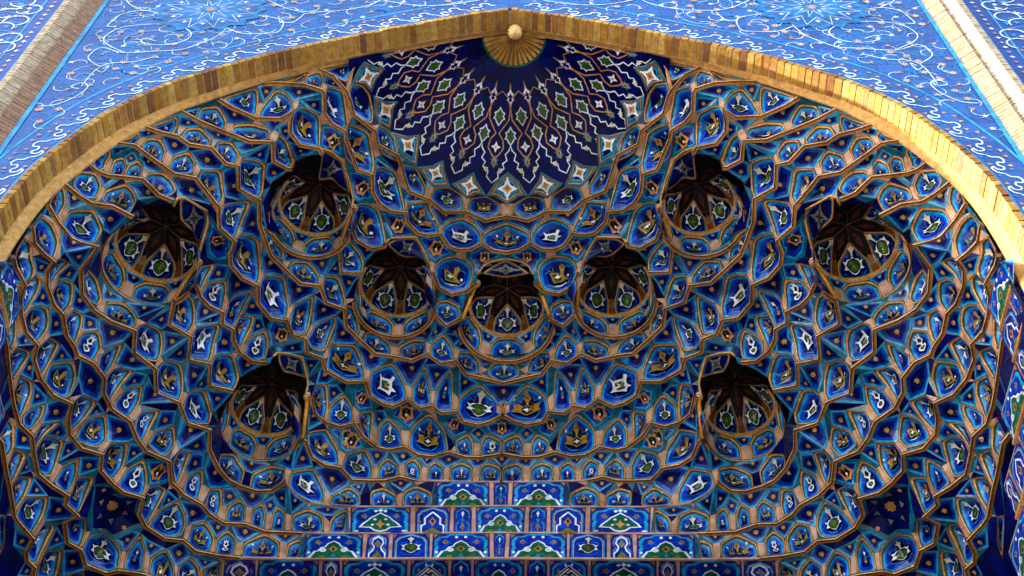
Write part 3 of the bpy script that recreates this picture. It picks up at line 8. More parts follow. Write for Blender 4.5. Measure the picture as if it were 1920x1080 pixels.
DATA_R="""A 0,1,2,3,4,5,6,7,8,9,10,11,12,13,14,15;B 16,17,18,19,20,21,22,23,24,25,26,27,28,29,30,31,32,33,34,35,36,37,38,39,40;C 41,42,43,44,45,46,47,48,49,50;C 51,52,53,54,55,56;C 57,58,59,60,61;D 62,63,64,65,66,67,68,69,70;D 71,72,73;D 74,75,76;E 77,78,79,80,81,82,83,84,85,86,87,88,89,90,91,92,93,94,95,96,97,98,99,100,101,102,103,104;F 105,106,107,108,109,110,111,112,113,114,115,116,117,118,119,120,121,122,123,124,125,126,127,128,129,130,131,132,133,134,135,136,137,138,139,140;G 141,142,143,144,145,146,147;G 148,149,150,151,152,153,154,155,156,157;G 158,159,160,161,162,163,164,165,166,167,168,169,170,171,172,173;H 174,175,176,177,178;H 179,180,181,182,183,184,185;H 186,187,188,189,190,191,192,193,194,195,196,197,198;I 199,200,201,202,203,204,205,206,207,208,209,210,211,212,213,214,215,216,217,218;I 218,219,220,221,222,223,224,225,226,227;J 228,229,230,231,232,233,234,235,236,237,238,239,240,241,242,243,244,245,246,247,248,249,250,251,252,253,254,255,256;K 257,258,259,260,261,262,263,264,265,266,267,268,269,270,271,272,273,274,275,276,277,278,279,280,281,282,283,284;L 285,286,287,288,289,290,291,292,293,294,295,296,297,298,299,300,301,302,303,304,305;M 306,307,308,309,310,311,312,313,314,315,316,317"""
XM=0.05
def xm(y): return .05-.024*max(0.0,y-.5)
PTS=[Vector([int(c)/100.0 for c in s.split(',')]) for s in DATA_V.split(';')]
CELLS=[(s.split(' ')[0],[int(i) for i in s.split(' ')[1].split(',')]) for s in DATA_C.split(';')]
_pv={i for c,ids in CELLS if 'P' in c for i in ids}
for i_,p in enumerate(PTS):
    if i_ not in _pv and abs(p.x-xm(p.y))<(.11 if p.y>6 else .075) and p.y>1: p.x=xm(p.y)
TRIS=[([int(i) for i in s[1:].split(',')],s[0]) for s in DATA_T.split(';')]
RIMS=[(s.split(' ')[0],[int(i) for i in s.split(' ')[1].split(',')]) for s in DATA_R.split(';')]
TIERS='ABCDEFGHIJKLM'
ZS=dict(zip(TIERS,[23.77,23.12,22.5,21.95,21.35,20.7,20.0,19.3,18.6,17.9,17.2,16.5,15.8]))
scene=bpy.context.scene; COL=scene.collection
VIEW=Vector((0.4,-6.0,8.0))
# ---------------------------------------------------------------- materials
MATS={}; MLIST=[]
def nodes(name,rough=.5,spec=.5):
    m=bpy.data.materials.new(name); m.use_nodes=True
    nt=m.node_tree; b=nt.nodes['Principled BSDF']; b.inputs['Roughness'].default_value=rough
    b.inputs['Specular IOR Level'].default_value=spec
    MATS[name]=len(MLIST); MLIST.append(m); return m,nt,b
def glaze(name,c1,c2,scale=6.0,rough=.10,bump=.42,spec=.32):
    """hand-painted glazed tile: two tones of one pigment, slightly wavy glaze"""
    m,nt,b=nodes(name,rough,spec); N=nt.nodes; L=nt.links
    tc=N.new('ShaderNodeNewGeometry'); no=N.new('ShaderNodeTexNoise'); no.inputs['Scale'].default_value=scale; no.inputs['Detail'].default_value=4
    L.new(tc.outputs['Position'],no.inputs['Vector'])
    r=N.new('ShaderNodeValToRGB'); r.color_ramp.elements[0].position=.36; r.color_ramp.elements[1].position=.64
    r.color_ramp.elements[0].color=(*c1,1); r.color_ramp.elements[1].color=(*c2,1)
    L.new(no.outputs['Fac'],r.inputs['Fac'])
    n3=N.new('ShaderNodeTexNoise'); n3.inputs['Scale'].default_value=1.7; n3.inputs['Detail'].default_value=7; n3.inputs['Roughness'].default_value=.72
    L.new(tc.outputs['Position'],n3.inputs['Vector'])
    r3=N.new('ShaderNodeValToRGB'); r3.color_ramp.elements[0].position=.34; r3.color_ramp.elements[0].color=(.52,.48,.42,1); r3.color_ramp.elements[1].position=.56; r3.color_ramp.elements[1].color=(1.0,1.0,1.0,1)
    L.new(n3.outputs['Fac'],r3.inputs['Fac'])
    m3=N.new('ShaderNodeMix'); m3.data_type='RGBA'; m3.blend_type='MULTIPLY'; m3.inputs['Factor'].default_value=1
    L.new(r.outputs['Color'],m3.inputs[6]); L.new(r3.outputs['Color'],m3.inputs[7]); L.new(m3.outputs[2],b.inputs['Base Color'])
    n2=N.new('ShaderNodeTexNoise'); n2.inputs['Scale'].default_value=9; n2.inputs['Detail'].default_value=3
    L.new(tc.outputs['Position'],n2.inputs['Vector'])
    bp=N.new('ShaderNodeBump'); bp.inputs['Strength'].default_value=bump; bp.inputs['Distance'].default_value=.02
    L.new(n2.outputs['Fac'],bp.inputs['Height']); L.new(bp.outputs['Normal'],b.inputs['Normal'])
    return m
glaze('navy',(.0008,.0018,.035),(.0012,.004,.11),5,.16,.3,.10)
glaze('blue',(.0006,.012,.17),(.0015,.040,.46),5)
glaze('azure',(.001,.07,.52),(.003,.17,.82),8)
glaze('cyan',(.004,.22,.46),(.014,.42,.74),7)
glaze('teal',(.003,.08,.13),(.006,.17,.26),7)
glaze('white',(.70,.74,.82),(.92,.94,.97),9)
glaze('cream',(.62,.55,.36),(.80,.74,.55),9)
glaze('green',(.010,.05,.008),(.05,.13,.015),12)
glaze('emerald',(.003,.07,.04),(.01,.14,.07),12)
glaze('olive',(.10,.10,.006),(.22,.20,.015),14)
glaze('ochre',(.24,.12,.006),(.46,.25,.02),14)
glaze('orange',(.48,.17,.03),(.66,.30,.05),14)
glaze('black',(.003,.003,.004),(.008,.007,.006),12,.5,.2,.1)
glaze('turq',(.004,.17,.38),(.01,.26,.48),9)
glaze('brownred',(.09,.016,.008),(.16,.035,.012),9,.5,.2,.1)
glaze('brown',(.06,.018,.003),(.20,.068,.008),24,.38,.7)
glaze('gold',(.48,.14,.003),(.82,.33,.02),28,.3,.7)
glaze('rib',(.60,.29,.07),(.92,.60,.26),28,.35,.7)
glaze('goldrib',(.50,.24,.04),(.72,.38,.08),9,.4,.4)
glaze('pier',(.46,.23,.13),(.64,.37,.24),4,.5,.6,.3)
glaze('purple',(.02,.01,.16),(.04,.02,.24),9)
glaze('greywhite',(.12,.115,.10),(.22,.21,.18),9)
def facade_mat(name,c1,c2,flip=False):
    m,nt,b=nodes(name,.42,.8); N=nt.nodes; L=nt.links
    g=N.new('ShaderNodeNewGeometry'); s=N.new('ShaderNodeSeparateXYZ'); L.new(g.outputs['Position'],s.inputs[0])
    c=N.new('ShaderNodeCombineXYZ'); L.new(s.outputs['X'],c.inputs['X']); L.new(s.outputs['Z'],c.inputs['Y'])
    bt=N.new('ShaderNodeTexBrick'); bt.inputs['Scale'].default_value=1; bt.inputs['Brick Width'].default_value=.46; bt.inputs['Row Height'].default_value=.34
    bt.inputs['Mortar Size'].default_value=.006; bt.inputs['Mortar Smooth'].default_value=.1; bt.inputs['Bias'].default_value=0
    bt.inputs['Color1'].default_value=(*c1,1); bt.inputs['Color2'].default_value=(*c2,1); bt.inputs['Mortar'].default_value=(.004,.006,.02,1)
    L.new(c.outputs[0],bt.inputs['Vector'])
    no=N.new('ShaderNodeTexNoise'); no.inputs['Scale'].default_value=3; no.inputs['Detail'].default_value=5; L.new(g.outputs['Position'],no.inputs['Vector'])
    mx=N.new('ShaderNodeMix'); mx.data_type='RGBA'; mx.blend_type='MULTIPLY'; mx.inputs['Factor'].default_value=.5
    L.new(bt.outputs['Color'],mx.inputs[6]); L.new(no.outputs['Color'],mx.inputs[7]); L.new(mx.outputs[2],b.inputs['Base Color'])
    bp=N.new('ShaderNodeBump'); bp.inputs['Strength'].default_value=.35; bp.inputs['Distance'].default_value=.02; L.new(no.outputs['Fac'],bp.inputs['Height']); L.new(bp.outputs['Normal'],b.inputs['Normal'])
facade_mat('facade',(.003,.060,.30),(.008,.125,.46))
facade_mat('facade_dark',(.004,.03,.24),(.006,.05,.36))
glaze('f_white',(.60,.72,.85),(.85,.9,.95),9,.3)
glaze('f_cyan',(.02,.26,.55),(.04,.40,.70),5,.3)
glaze('f_azure',(.02,.20,.60),(.04,.30,.75),8,.3)
glaze('f_pink',(.46,.20,.10),(.62,.34,.18),9,.3)
glaze('f_teal',(.006,.12,.36),(.015,.20,.46),9,.3)
def brick_mat(name,cols,rough=.75):
    m,nt,b=nodes(name,rough,.25); N=nt.nodes; L=nt.links
    at=N.new('ShaderNodeAttribute'); at.attribute_name='rnd'
    r=N.new('ShaderNodeValToRGB'); r.color_ramp.interpolation='LINEAR'
    while len(r.color_ramp.elements)<len(cols): r.color_ramp.elements.new(.5)
    for i,(e,c) in enumerate(zip(r.color_ramp.elements,cols)): e.position=i/(len(cols)-1); e.color=(*c,1)
    L.new(at.outputs['Fac'],r.inputs['Fac'])
    g=N.new('ShaderNodeNewGeometry'); no=N.new('ShaderNodeTexNoise'); no.inputs['Scale'].default_value=9; no.inputs['Detail'].default_value=6; no.inputs['Roughness'].default_value=.7
    L.new(g.outputs['Position'],no.inputs['Vector'])
    r2=N.new('ShaderNodeValToRGB'); r2.color_ramp.elements[0].position=.3; r2.color_ramp.elements[0].color=(.45,.42,.38,1); r2.color_ramp.elements[1].position=.65; r2.color_ramp.elements[1].color=(1,1,1,1)
    L.new(no.outputs['Fac'],r2.inputs['Fac'])
    mx=N.new('ShaderNodeMix'); mx.data_type='RGBA'; mx.blend_type='MULTIPLY'; mx.inputs['Factor'].default_value=1
    L.new(r.outputs['Color'],mx.inputs[6]); L.new(r2.outputs['Color'],mx.inputs[7]); L.new(mx.outputs[2],b.inputs['Base Color'])
    bp=N.new('ShaderNodeBump'); bp.inputs['Strength'].default_value=.6; bp.inputs['Distance'].default_value=.015; L.new(no.outputs['Fac'],bp.inputs['Height']); L.new(bp.outputs['Normal'],b.inputs['Normal'])
brick_mat('brick',[(.30,.11,.015),(.62,.32,.04),(.42,.18,.025),(.72,.42,.08),(.24,.09,.025),(.56,.26,.04)])
brick_mat('brickpale',[(.48,.34,.20),(.62,.46,.28),(.52,.36,.24)])
brick_mat('brickred',[(.34,.17,.09),(.42,.24,.13),(.36,.18,.12)])
brick_mat('plaster',[(.66,.32,.08),(.76,.42,.13)])
brick_mat('mortar',[(.60,.46,.26),(.66,.52,.32)])
brick_mat('stone',[(.42,.41,.39),(.48,.47,.45)])
brick_mat('paving',[(.17,.165,.155),(.21,.20,.19)])
# ---------------------------------------------------------------- mesh builder
class MB:
    def __init__(s): s.v=[]; s.f=[]; s.m=[]; s.sm=[]; s.r=[]
    def add(s,vs,fs,mat,smooth=False,rnd=None):
        o=len(s.v); s.v+=[tuple(v) for v in vs]; k=MATS[mat]
        for f in fs:
            s.f.append([i+o for i in f]); s.m.append(k); s.sm.append(smooth)
        s.r+=[random.random() if rnd is None else rnd]*len(vs)
    def build(s,name,parent=None,mirror=False):
        if not s.v: return None
        used=sorted(set(s.m)); mp={k:i for i,k in enumerate(used)}
        me=bpy.data.meshes.new(name)
        V=s.v; F=s.f
        if mirror: V=[(2*XM-x,y,z) for x,y,z in V]; F=[f[::-1] for f in F]
        V=[(x,y,z if abs(z)>1e-6 else -1.6) for x,y,z in V]
        me.from_pydata(V,[],F)
        for k in used: me.materials.append(MLIST[k])
        me.polygons.foreach_set('material_index',[mp[k] for k in s.m]); me.polygons.foreach_set('use_smooth',s.sm)
        a=me.attributes.new('rnd','FLOAT','POINT'); a.data.foreach_set('value',s.r)
        me.update()
        o=bpy.data.objects.new(name,me); COL.objects.link(o); o.parent=parent
        return o
def empty(name,loc,label,cat,group=None):
    o=bpy.data.objects.new(name,None); COL.objects.link(o); o.location=loc; o.empty_display_size=.3
    o['label']=label; o['category']=cat
    if group: o['group']=group
    return o
def attach(o,root):
    if o is None: return
    o.parent=root; o.matrix_parent_inverse=Matrix.Translation(-root.location)
def cat2(a,b,c,d,t):
    return .5*((2*b)+(c-a)*t+(2*a-5*b+4*c-d)*t*t+(3*b-a-3*c+d)*t**3)
def smooth_line(P,n=4,closed=False):
    P=[Vector(p) for p in P]; out=[]
    for i in range(len(P)-1):
        a=P[max(i-1,0)];b=P[i];c=P[i+1];d=P[min(i+2,len(P)-1)]
        for k in range(n): out.append(cat2(a,b,c,d,k/n))
    out.append(P[-1]); return out
# ---------------------------------------------------------------- motifs (unit square, x right, y up)
def sym(h): return h+[(-x,y) for x,y in reversed(h) if abs(x)>1e-6]
def sc(p,s,dx=0,dy=0): return [(x*s+dx,y*s+dy) for x,y in p]
def circ(r,n=8,dx=0,dy=0,ry=None): return [(dx+r*math.cos(2*math.pi*i/n),dy+(ry or r)*math.sin(2*math.pi*i/n)) for i in range(n)]
def star(n,r1,r2,dx=0,dy=0,a0=math.pi/2): return [(dx+(r1 if i%2==0 else r2)*math.cos(a0+math.pi*i/n),dy+(r1 if i%2==0 else r2)*math.sin(a0+math.pi*i/n)) for i in range(2*n)]
class SL(list): pass
def stroke(p,w):
    L=[];R=[]
    for i,(x,y) in enumerate(p):
        a=p[max(i-1,0)];b=p[min(i+1,len(p)-1)]; dx,dy=b[0]-a[0],b[1]-a[1]; l=math.hypot(dx,dy) or 1
        k=w*(1 if 0<i<len(p)-1 else .5)
        L.append((x-dy/l*k,y+dx/l*k)); R.append((x+dy/l*k,y-dx/l*k))
    return SL(L+R[::-1])
cart=sym([(0,.34),(.12,.22),(.32,.22),(.46,.10),(.62,.16),(.50,-.10),(.62,-.34),(.36,-.36),(.2,-.56),(0,-.66)])
cart_in=sym([(0,.16),(.24,.08),(.36,-.10),(.28,-.32),(.1,-.48),(0,-.52)])
flower=sym([(0,.92),(.08,.76),(.22,.70),(.13,.58),(.07,.52),(.05,.34),(0,.3)])
lin=lambda c:[(c,stroke([(-.75,.2),(-.5,.45),(-.3,.35),(-.25,.6)],.035)),(c,stroke([(.75,.15),(.55,.42),(.35,.38),(.3,.62)],.035)),(c,stroke([(-.7,-.55),(-.35,-.8),(.1,-.78)],.04)),(c,stroke([(.7,-.5),(.45,-.75),(.2,-.85)],.04))]
MOT={
'w':lin('azure')+[('white',cart),('black',sc(cart_in,1.25,0,.05)),('green',sc(cart_in,1.0,0,-.0)),('olive',star(4,.16,.08,0,-.2)),('cream',flower)],
'o':lin('turq')+[('ochre',sym([(0,.2),(.2,.02),(.36,.2),(.66,.2),(.58,-.1),(.70,-.42),(.3,-.42),(0,-.58)])),('black',sym([(0,.14),(.3,-.14),(.2,-.38),(0,-.48)])),('white',sym([(0,.0),(.06,-.1),(.2,-.17),(.06,-.24),(0,-.34)])),('ochre',sym([(0,.9),(.1,.66),(.2,.5),(.08,.38),(.04,.18),(0,.15)])),('brownred',star(3,.09,.05,0,.55)),('white',circ(.07,6,-.62,.42)),('white',circ(.07,6,.62,.42))],
'x':[('azure',stroke([(-.7,.1),(-.4,.05)],.05)),('azure',stroke([(.7,.1),(.4,.05)],.05)),('white',sym([(0,.12),(.16,.24),(.42,.36),(.3,.52),(.36,.82),(.12,.72),(0,.9)])),('black',sym([(0,.3),(.24,.44),(.12,.58),(0,.68)])),('white',sym([(0,.16),(.14,0),(.44,-.12),(.46,-.46),(.24,-.66),(0,-.78)])),('green',sym([(0,-.08),(.28,-.2),(.26,-.44),(0,-.6)])),('olive',star(4,.13,.07,0,-.34))],
't':[('white',sym([(0,.9),(.1,.74),(.26,.66),(.1,.56),(.08,.42),(0,.36)])),('turq',star(4,.34,.14,0,.04)),('azure',stroke([(-.4,-.1),(-.2,-.3),(.2,-.3),(.4,-.1)],.04)),('ochre',star(4,.36,.2,0,-.6)),('brownred',star(4,.14,.08,0,-.6))],
'b':lin('azure')+[('white',[(-.55,.50),(-.38,.34),(.15,.40),(.22,.60),(.40,.52),(.30,.30),(.34,-.05),(.62,-.38),(.36,-.34),(.30,-.60),(.05,-.46),(-.30,-.42),(-.52,-.52),(-.40,-.25),(-.44,.20)]),('black',[(-.32,.22),(.14,.26),(.20,-.02),(.24,-.32),(-.26,-.30),(-.30,-.05)]),('emerald',[(-.24,.14),(.08,.18),(.14,-.02),(.16,-.24),(-.18,-.22)]),('ochre',star(5,.17,.08,-.02,-.06))],
'g':lin('turq')+[('ochre',[(-.5,.30),(-.10,.26),(.02,.1),(.16,.1),(.22,.36),(.12,.56),(.34,.62),(.44,.42),(.34,.26),(.24,-.1),(.36,-.50),(.5,-.6),(0,-.5),(-.4,-.5),(-.46,-.1)]),('green',[(-.4,.16),(-.06,.12),(.06,-.08),(.12,-.4),(-.34,-.38),(-.36,-.08)]),('black',[(-.32,.08),(-.08,.06),(.04,-.12),(.02,-.32),(-.26,-.3)]),('white',star(4,.2,.1,-.12,-.1)),('white',circ(.07,6,.5,-.35,.11)),('white',stroke([(-.4,-.72),(-.05,-.8),(.3,-.74)],.03))],
'f':[('greywhite',star(4,.8,.28,0,0)),('greywhite',star(4,.42,.3,0,0,math.pi/4)),('black',star(4,.4,.12,0,0)),('green',circ(.1,6))],
'D':[('teal',stroke([(-.5,.7),(-.2,.6),(0,.75),(.2,.6),(.5,.7)],.04)),('orange',sym([(0,.62),(.14,.42),(.42,.5),(.38,.12),(.46,-.34),(.16,-.42),(0,-.6)])),('black',sym([(0,.42),(.26,.26),(.24,-.2),(0,-.38)])),('emerald',sym([(0,.34),(.1,.2),(0,.05)])),('white',sym([(0,.02),(.08,-.1),(0,-.24)]))],
'S':[('azure',stroke([(0,0),(.0,-.62)],.035)),('azure',stroke([(-.55,.3),(0,.0)],.035)),('azure',stroke([(.55,.3),(0,0)],.035)),('ochre',circ(.34,10)),('orange',circ(.20,8))],
'W':[('white',star(4,.62,.30,0,0)),('white',circ(.07,6,0,.62)),('white',circ(.07,6,0,-.62)),('orange',star(4,.30,.18,0,0)),('olive',star(4,.14,.07,0,0))],
'r':[('brownred',star(2,.62,.5,0,0)),('black',star(2,.42,.33)),('brownred',star(2,.26,.2))],
'K':[('orange',star(8,.22,.16,0,0))]+[('greywhite',star(3,.13,.06,.52*math.cos(a),.52*math.sin(a),a)) for a in [.5+i*math.pi/3 for i in range(6)]]+[('orange',star(6,.09,.06,.85*math.cos(a),.85*math.sin(a))) for a in [.0+i*math.pi/3 for i in range(6)]],
}
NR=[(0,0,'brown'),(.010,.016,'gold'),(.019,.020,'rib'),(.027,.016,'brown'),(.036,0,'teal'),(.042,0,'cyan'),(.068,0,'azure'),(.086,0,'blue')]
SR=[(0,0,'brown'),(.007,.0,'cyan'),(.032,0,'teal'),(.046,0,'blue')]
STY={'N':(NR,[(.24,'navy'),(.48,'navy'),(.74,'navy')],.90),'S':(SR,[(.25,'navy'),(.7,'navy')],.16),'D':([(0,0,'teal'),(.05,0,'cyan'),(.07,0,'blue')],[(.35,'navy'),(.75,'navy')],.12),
'W':([(0,0,'teal'),(.030,.01,'brown'),(.048,.01,'gold'),(.062,0,'teal'),(.105,0,'cyan'),(.125,0,'navy')],[(.6,'navy')],.05),
'I':([(0,0,'brown'),(.008,.012,'gold'),(.026,.012,'brown'),(.034,0,'teal'),(.055,0,'navy')],[(.5,'navy'),(.75,'navy')],.22),
'R':([(0,0,'brown'),(.007,.004,'black')],[(.4,'black')],.02),
'K':([(0,0,'teal'),(.05,0,'navy')],[(.5,'navy'),(.75,'navy')],.5)}
def cell(mb,P,style,motif,ms=None,ang=0.0,fs=None):
    n=Vector((0,0,0)); k=len(P)
    for i in range(k):
        a=P[i];b=P[(i+1)%k]; n+=Vector(((a.y-b.y)*(a.z+b.z),(a.z-b.z)*(a.x+b.x),(a.x-b.x)*(a.y+b.y)))
    if n.length<1e-6: return
    n.normalize(); W=0; C=Vector((0,0,0))
    for i in range(k):
        a=P[i];b=P[(i+1)%k]; l=(b-a).length; C+=(a+b)*.5*l; W+=l
    C/=W
    if n.dot(VIEW-C)<0: n=-n; P=P[::-1]
    v=Vector((0,0,1)); v=v-n*n.dot(v)
    if v.length<.15: v=Vector((0,1,0))-n*n.y
    v.normalize(); u=v.cross(n)
    rings,inner,conc=STY[style]
    if style=='N':
        hi=max((p-C).dot(v) for p in P); C=C+v*hi*.16
    h=[]
    for i in range(k):
        a=P[i];b=P[(i+1)%k]; e=(b-a).normalized(); h.append(max(.01,((C-a)-e*(C-a).dot(e)).length))
    hm=sum(h)/k; cd=conc*hm; hv=[min(h[i-1],h[i]) for i in range(k)]
    P0=P
    if style in 'NI':
        R_=[];O_=[];H_=[]
        for i in range(k):
            p=P[i];a=P[i-1];b=P[(i+1)%k]; qa=p.lerp(a,.26); qb=p.lerp(b,.26); m=p.lerp((qa+qb)*.5,.5)
            R_+=[qa,m,qb]; O_+=[p,p,p]
            hi_,hj=h[i-1],h[i]; H_+=[hi_,(hi_+hj)/2,hj]
        P,P0,hv=R_,O_,[max(.02,x) for x in H_]; k=len(P)
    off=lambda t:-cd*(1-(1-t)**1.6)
    tmax=.62; prev=None; cur=[0]*k; rr=[]
    scale=min(1.0,hm/.16)
    for d,o,m in rings:
        T=[min(tmax,d*scale/hv[i]) for i in range(k)]
        rr.append((T,o*scale,m))
    tl=max(rr[-1][0]); base=rr[-1][0]
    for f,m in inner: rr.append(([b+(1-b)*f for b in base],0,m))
    vmin=min((p-C).dot(v) for p in P); vmax=max((p-C).dot(v) for p in P)
    def wt(pv):
        if style!='N': return 1.0
        q=(pv-vmin)/(vmax-vmin+1e-6); return .12+1.0*min(1,max(0,q))**1.1
    vs=[];
    for j_,(T,o,m) in enumerate(rr):
        row=[]
        for i in range(k):
            q=(P0 if j_==0 else P)[i]+(C-P[i])*T[i]*(0 if j_==0 else 1); row.append(q+n*(off(T[i])*wt((q-C).dot(v))+o))
        vs.append(row)
    for j in range(len(rr)-1):
        m=rr[j][2]; q=vs[j]+vs[j+1]
        mb.add(q,[[i,(i+1)%k,k+(i+1)%k,k+i] for i in range(k)],m,j>=len(rings)-1)
    mb.add(vs[-1]+[C+n*off(1)*wt(0)],[[i,(i+1)%k,k] for i in range(k)],rr[-1][2],True)
    if not motif: return
    TT=[T for T,o,m in rr]+[[1.0]*k]
    OO=[[off(T[i])*wt((P[i]+(C-P[i])*T[i]-C).dot(v))+o for i in range(k)] for T,o,m in rr]+[[off(1)*wt(0)]*k]
    def surf(i,s_,q):
        i2=(i+1)%k; t=1-q
        for j in range(len(TT)-1):
            ta=TT[j][i]*(1-s_)+TT[j][i2]*s_; tb=TT[j+1][i]*(1-s_)+TT[j+1][i2]*s_
            if t<=tb or j==len(TT)-2:
                oa=OO[j][i]*(1-s_)+OO[j][i2]*s_; ob=OO[j+1][i]*(1-s_)+OO[j+1][i2]*s_
                f_=0 if tb-ta<1e-6 else min(1,max(0,(t-ta)/(tb-ta))); return oa+(ob-oa)*f_
    B=[((p-C).dot(u),(p-C).dot(v)) for p in P]
    def hit(dx,dy):
        best=None
        for i in range(k):
            x1,y1=B[i];x2,y2=B[(i+1)%k]; ex,ey=x2-x1,y2-y1; det=dx*(-ey)+ex*dy
            if abs(det)<1e-12: continue
            t=(x1*(-ey)+ex*y1)/det; s=(dx*y1-dy*x1)/det
            if t>1e-9 and -1e-6<=s<=1+1e-6 and (best is None or t<best[0]): best=(t,i,s)
        return best
    def ext(dx,dy):
        b=hit(dx,dy); return b[0] if b else .1
    up,dn,lf,rt=ext(0,1),ext(0,-1),ext(-1,0),ext(1,0)
    dn=max(.03,dn-.045) if style=='N' else dn
    hu,hw=(up+dn)/2,(lf+rt)/2; cy=(up-dn)/2*(.8 if style=='N' else .6); cx=(rt-lf)/2*.6
    edge=.09*scale if style=='N' else .05*scale
    su=max(.3*hw,hw-edge)*1.22; sv=max(.3*hu,hu-edge)*1.22
    if style in 'SDWKr': su=sv=min(su,sv) if style!='S' else min(su,sv,.13)
    if style=='D': su=sv=su*1.05
    if style=='N': su=min(su,sv*1.25); sv=min(sv,su*1.75)
    if motif=='r': su=hw*.8; sv=hu*.8; cx=cy=0
    if style=='S': 
        cx=cy=0
    if style in 'ND': ang+=random.uniform(-.13,.13); q_=random.uniform(.92,1.10); su*=q_; sv*=random.uniform(.93,1.07)
    ca,sa=math.cos(ang),math.sin(ang); lift=.014
    last=None
    for mi,(col,poly) in enumerate(MOT[motif]):
        out=[]; np_=len(poly)
        mxx=sum(p[0] for p in poly)/np_; myy=sum(p[1] for p in poly)/np_
        big=not isinstance(poly,SL) and max(math.hypot(p[0]-mxx,p[1]-myy) for p in poly)>.2 and style!='S'
        q_=list(poly)
        if big: q_+=[(mxx+(x-mxx)*.55,myy+(y-myy)*.55) for x,y in poly]+[(mxx,myy)]
        for x,y in q_:
            x,y=x*ca-y*sa,x*sa+y*ca
            wx,wy=cx+x*su,cy+y*sv; l=math.hypot(wx,wy)
            if l<1e-5: out.append(C+n*(off(1)*wt(0)+lift+.0035*mi)); continue
            b=hit(wx/l,wy/l)
            if not b: out.append(C+u*wx+v*wy+n*lift); continue
            r=min(.86,l/b[0]); b3=P[b[1]].lerp(P[(b[1]+1)%k],b[2])
            out.append(C+(b3-C)*r+n*(surf(b[1],b[2],r)+lift+.0035*mi))
        if big: mb.add(out,[[a,(a+1)%np_,np_+(a+1)%np_,np_+a] for a in range(np_)]+[[np_+a,np_+(a+1)%np_,2*np_] for a in range(np_)],col)
        else: mb.add(out,[list(range(len(out)))],col)
def sweep(mb,line,prof,mats,flip=False):
    """line: list of points of a horizontal rim; prof: (outwards, up) section"""
    n=len(line); rows=[]
    for i,p in enumerate(line):
        a=line[max(i-1,0)];b=line[min(i+1,n-1)]
        def nr(q,r):
            d=r-q; d.z=0
            if d.length<1e-6: return Vector((0,0,0))
            d.normalize(); return Vector((d.y,-d.x,0))
        N=nr(a,p)+nr(p,b)
        if N.length<.3: N=nr(p,b) if nr(p,b).length>0 else nr(a,p)
        N.normalize(); rows.append([p+N*x+Vector((0,0,z)) for x,z in prof])
    k=len(prof)
    for j in range(k-1):
        vs=[r[j] for r in rows]+[r[j+1] for r in rows]
        mb.add(vs,[[i,i+1,n+i+1,n+i] for i in range(n-1)],mats[j])
    for r in (rows[0],rows[-1]): mb.add(r,[list(range(k))],mats[0])
RIMP=[(-.03,.056),(.026,.050),(.042,.036),(.038,.006),(.050,-.004),(.046,-.020),(.018,-.030),(-.012,-.030),(-.028,-.024)]
RIMM=['brown','brown','brown','gold','rib','brown','gold','rib']
FLATP=[(-.02,.032),(.014,.030),(.014,-.004),(-.02,-.008)]
FLATM=['pier','pier','pier']
def mir(p): return Vector((2*xm(p.y)-p.x,p.y,p.z))
# ---------------------------------------------------------------- the vault
ORD=['top','second','third','fourth','fifth','sixth','seventh','eighth','ninth','tenth','eleventh','twelfth','lowest']
tiers={}
for i,t in enumerate(TIERS):
    what='muqarnas tier of blue tiled niches' if t<'I' else 'muqarnas tier turning into flat tile panels at back'
    extra=' right below the navy star dome' if t=='A' else ''
    tiers[t]=empty('muqarnas_tier',(XM,0.5,ZS[t]),'%s, %s one counted down from the dome'%(what,ORD[i]) if t!='A' else 'topmost scalloped muqarnas tier, its short niches touching the white stars of the navy dome','muqarnas tier','stepped tiers of the muqarnas vault')
star_dome=empty('star_dome',(XM,.5,24.2),'navy ribbed dome with white looped outlines and green leaves under the arch tip','dome')
def tier_of(P):
    z=sum(p.z for p in P)/len(P)
    for i,t in enumerate(TIERS):
        if z>=ZS[t]-.02: return t
    return 'M'
NAMES={'N':'tile_niche','S':'tile_facet','D':'tile_facet','W':'star_panel','K':'star_vault'}
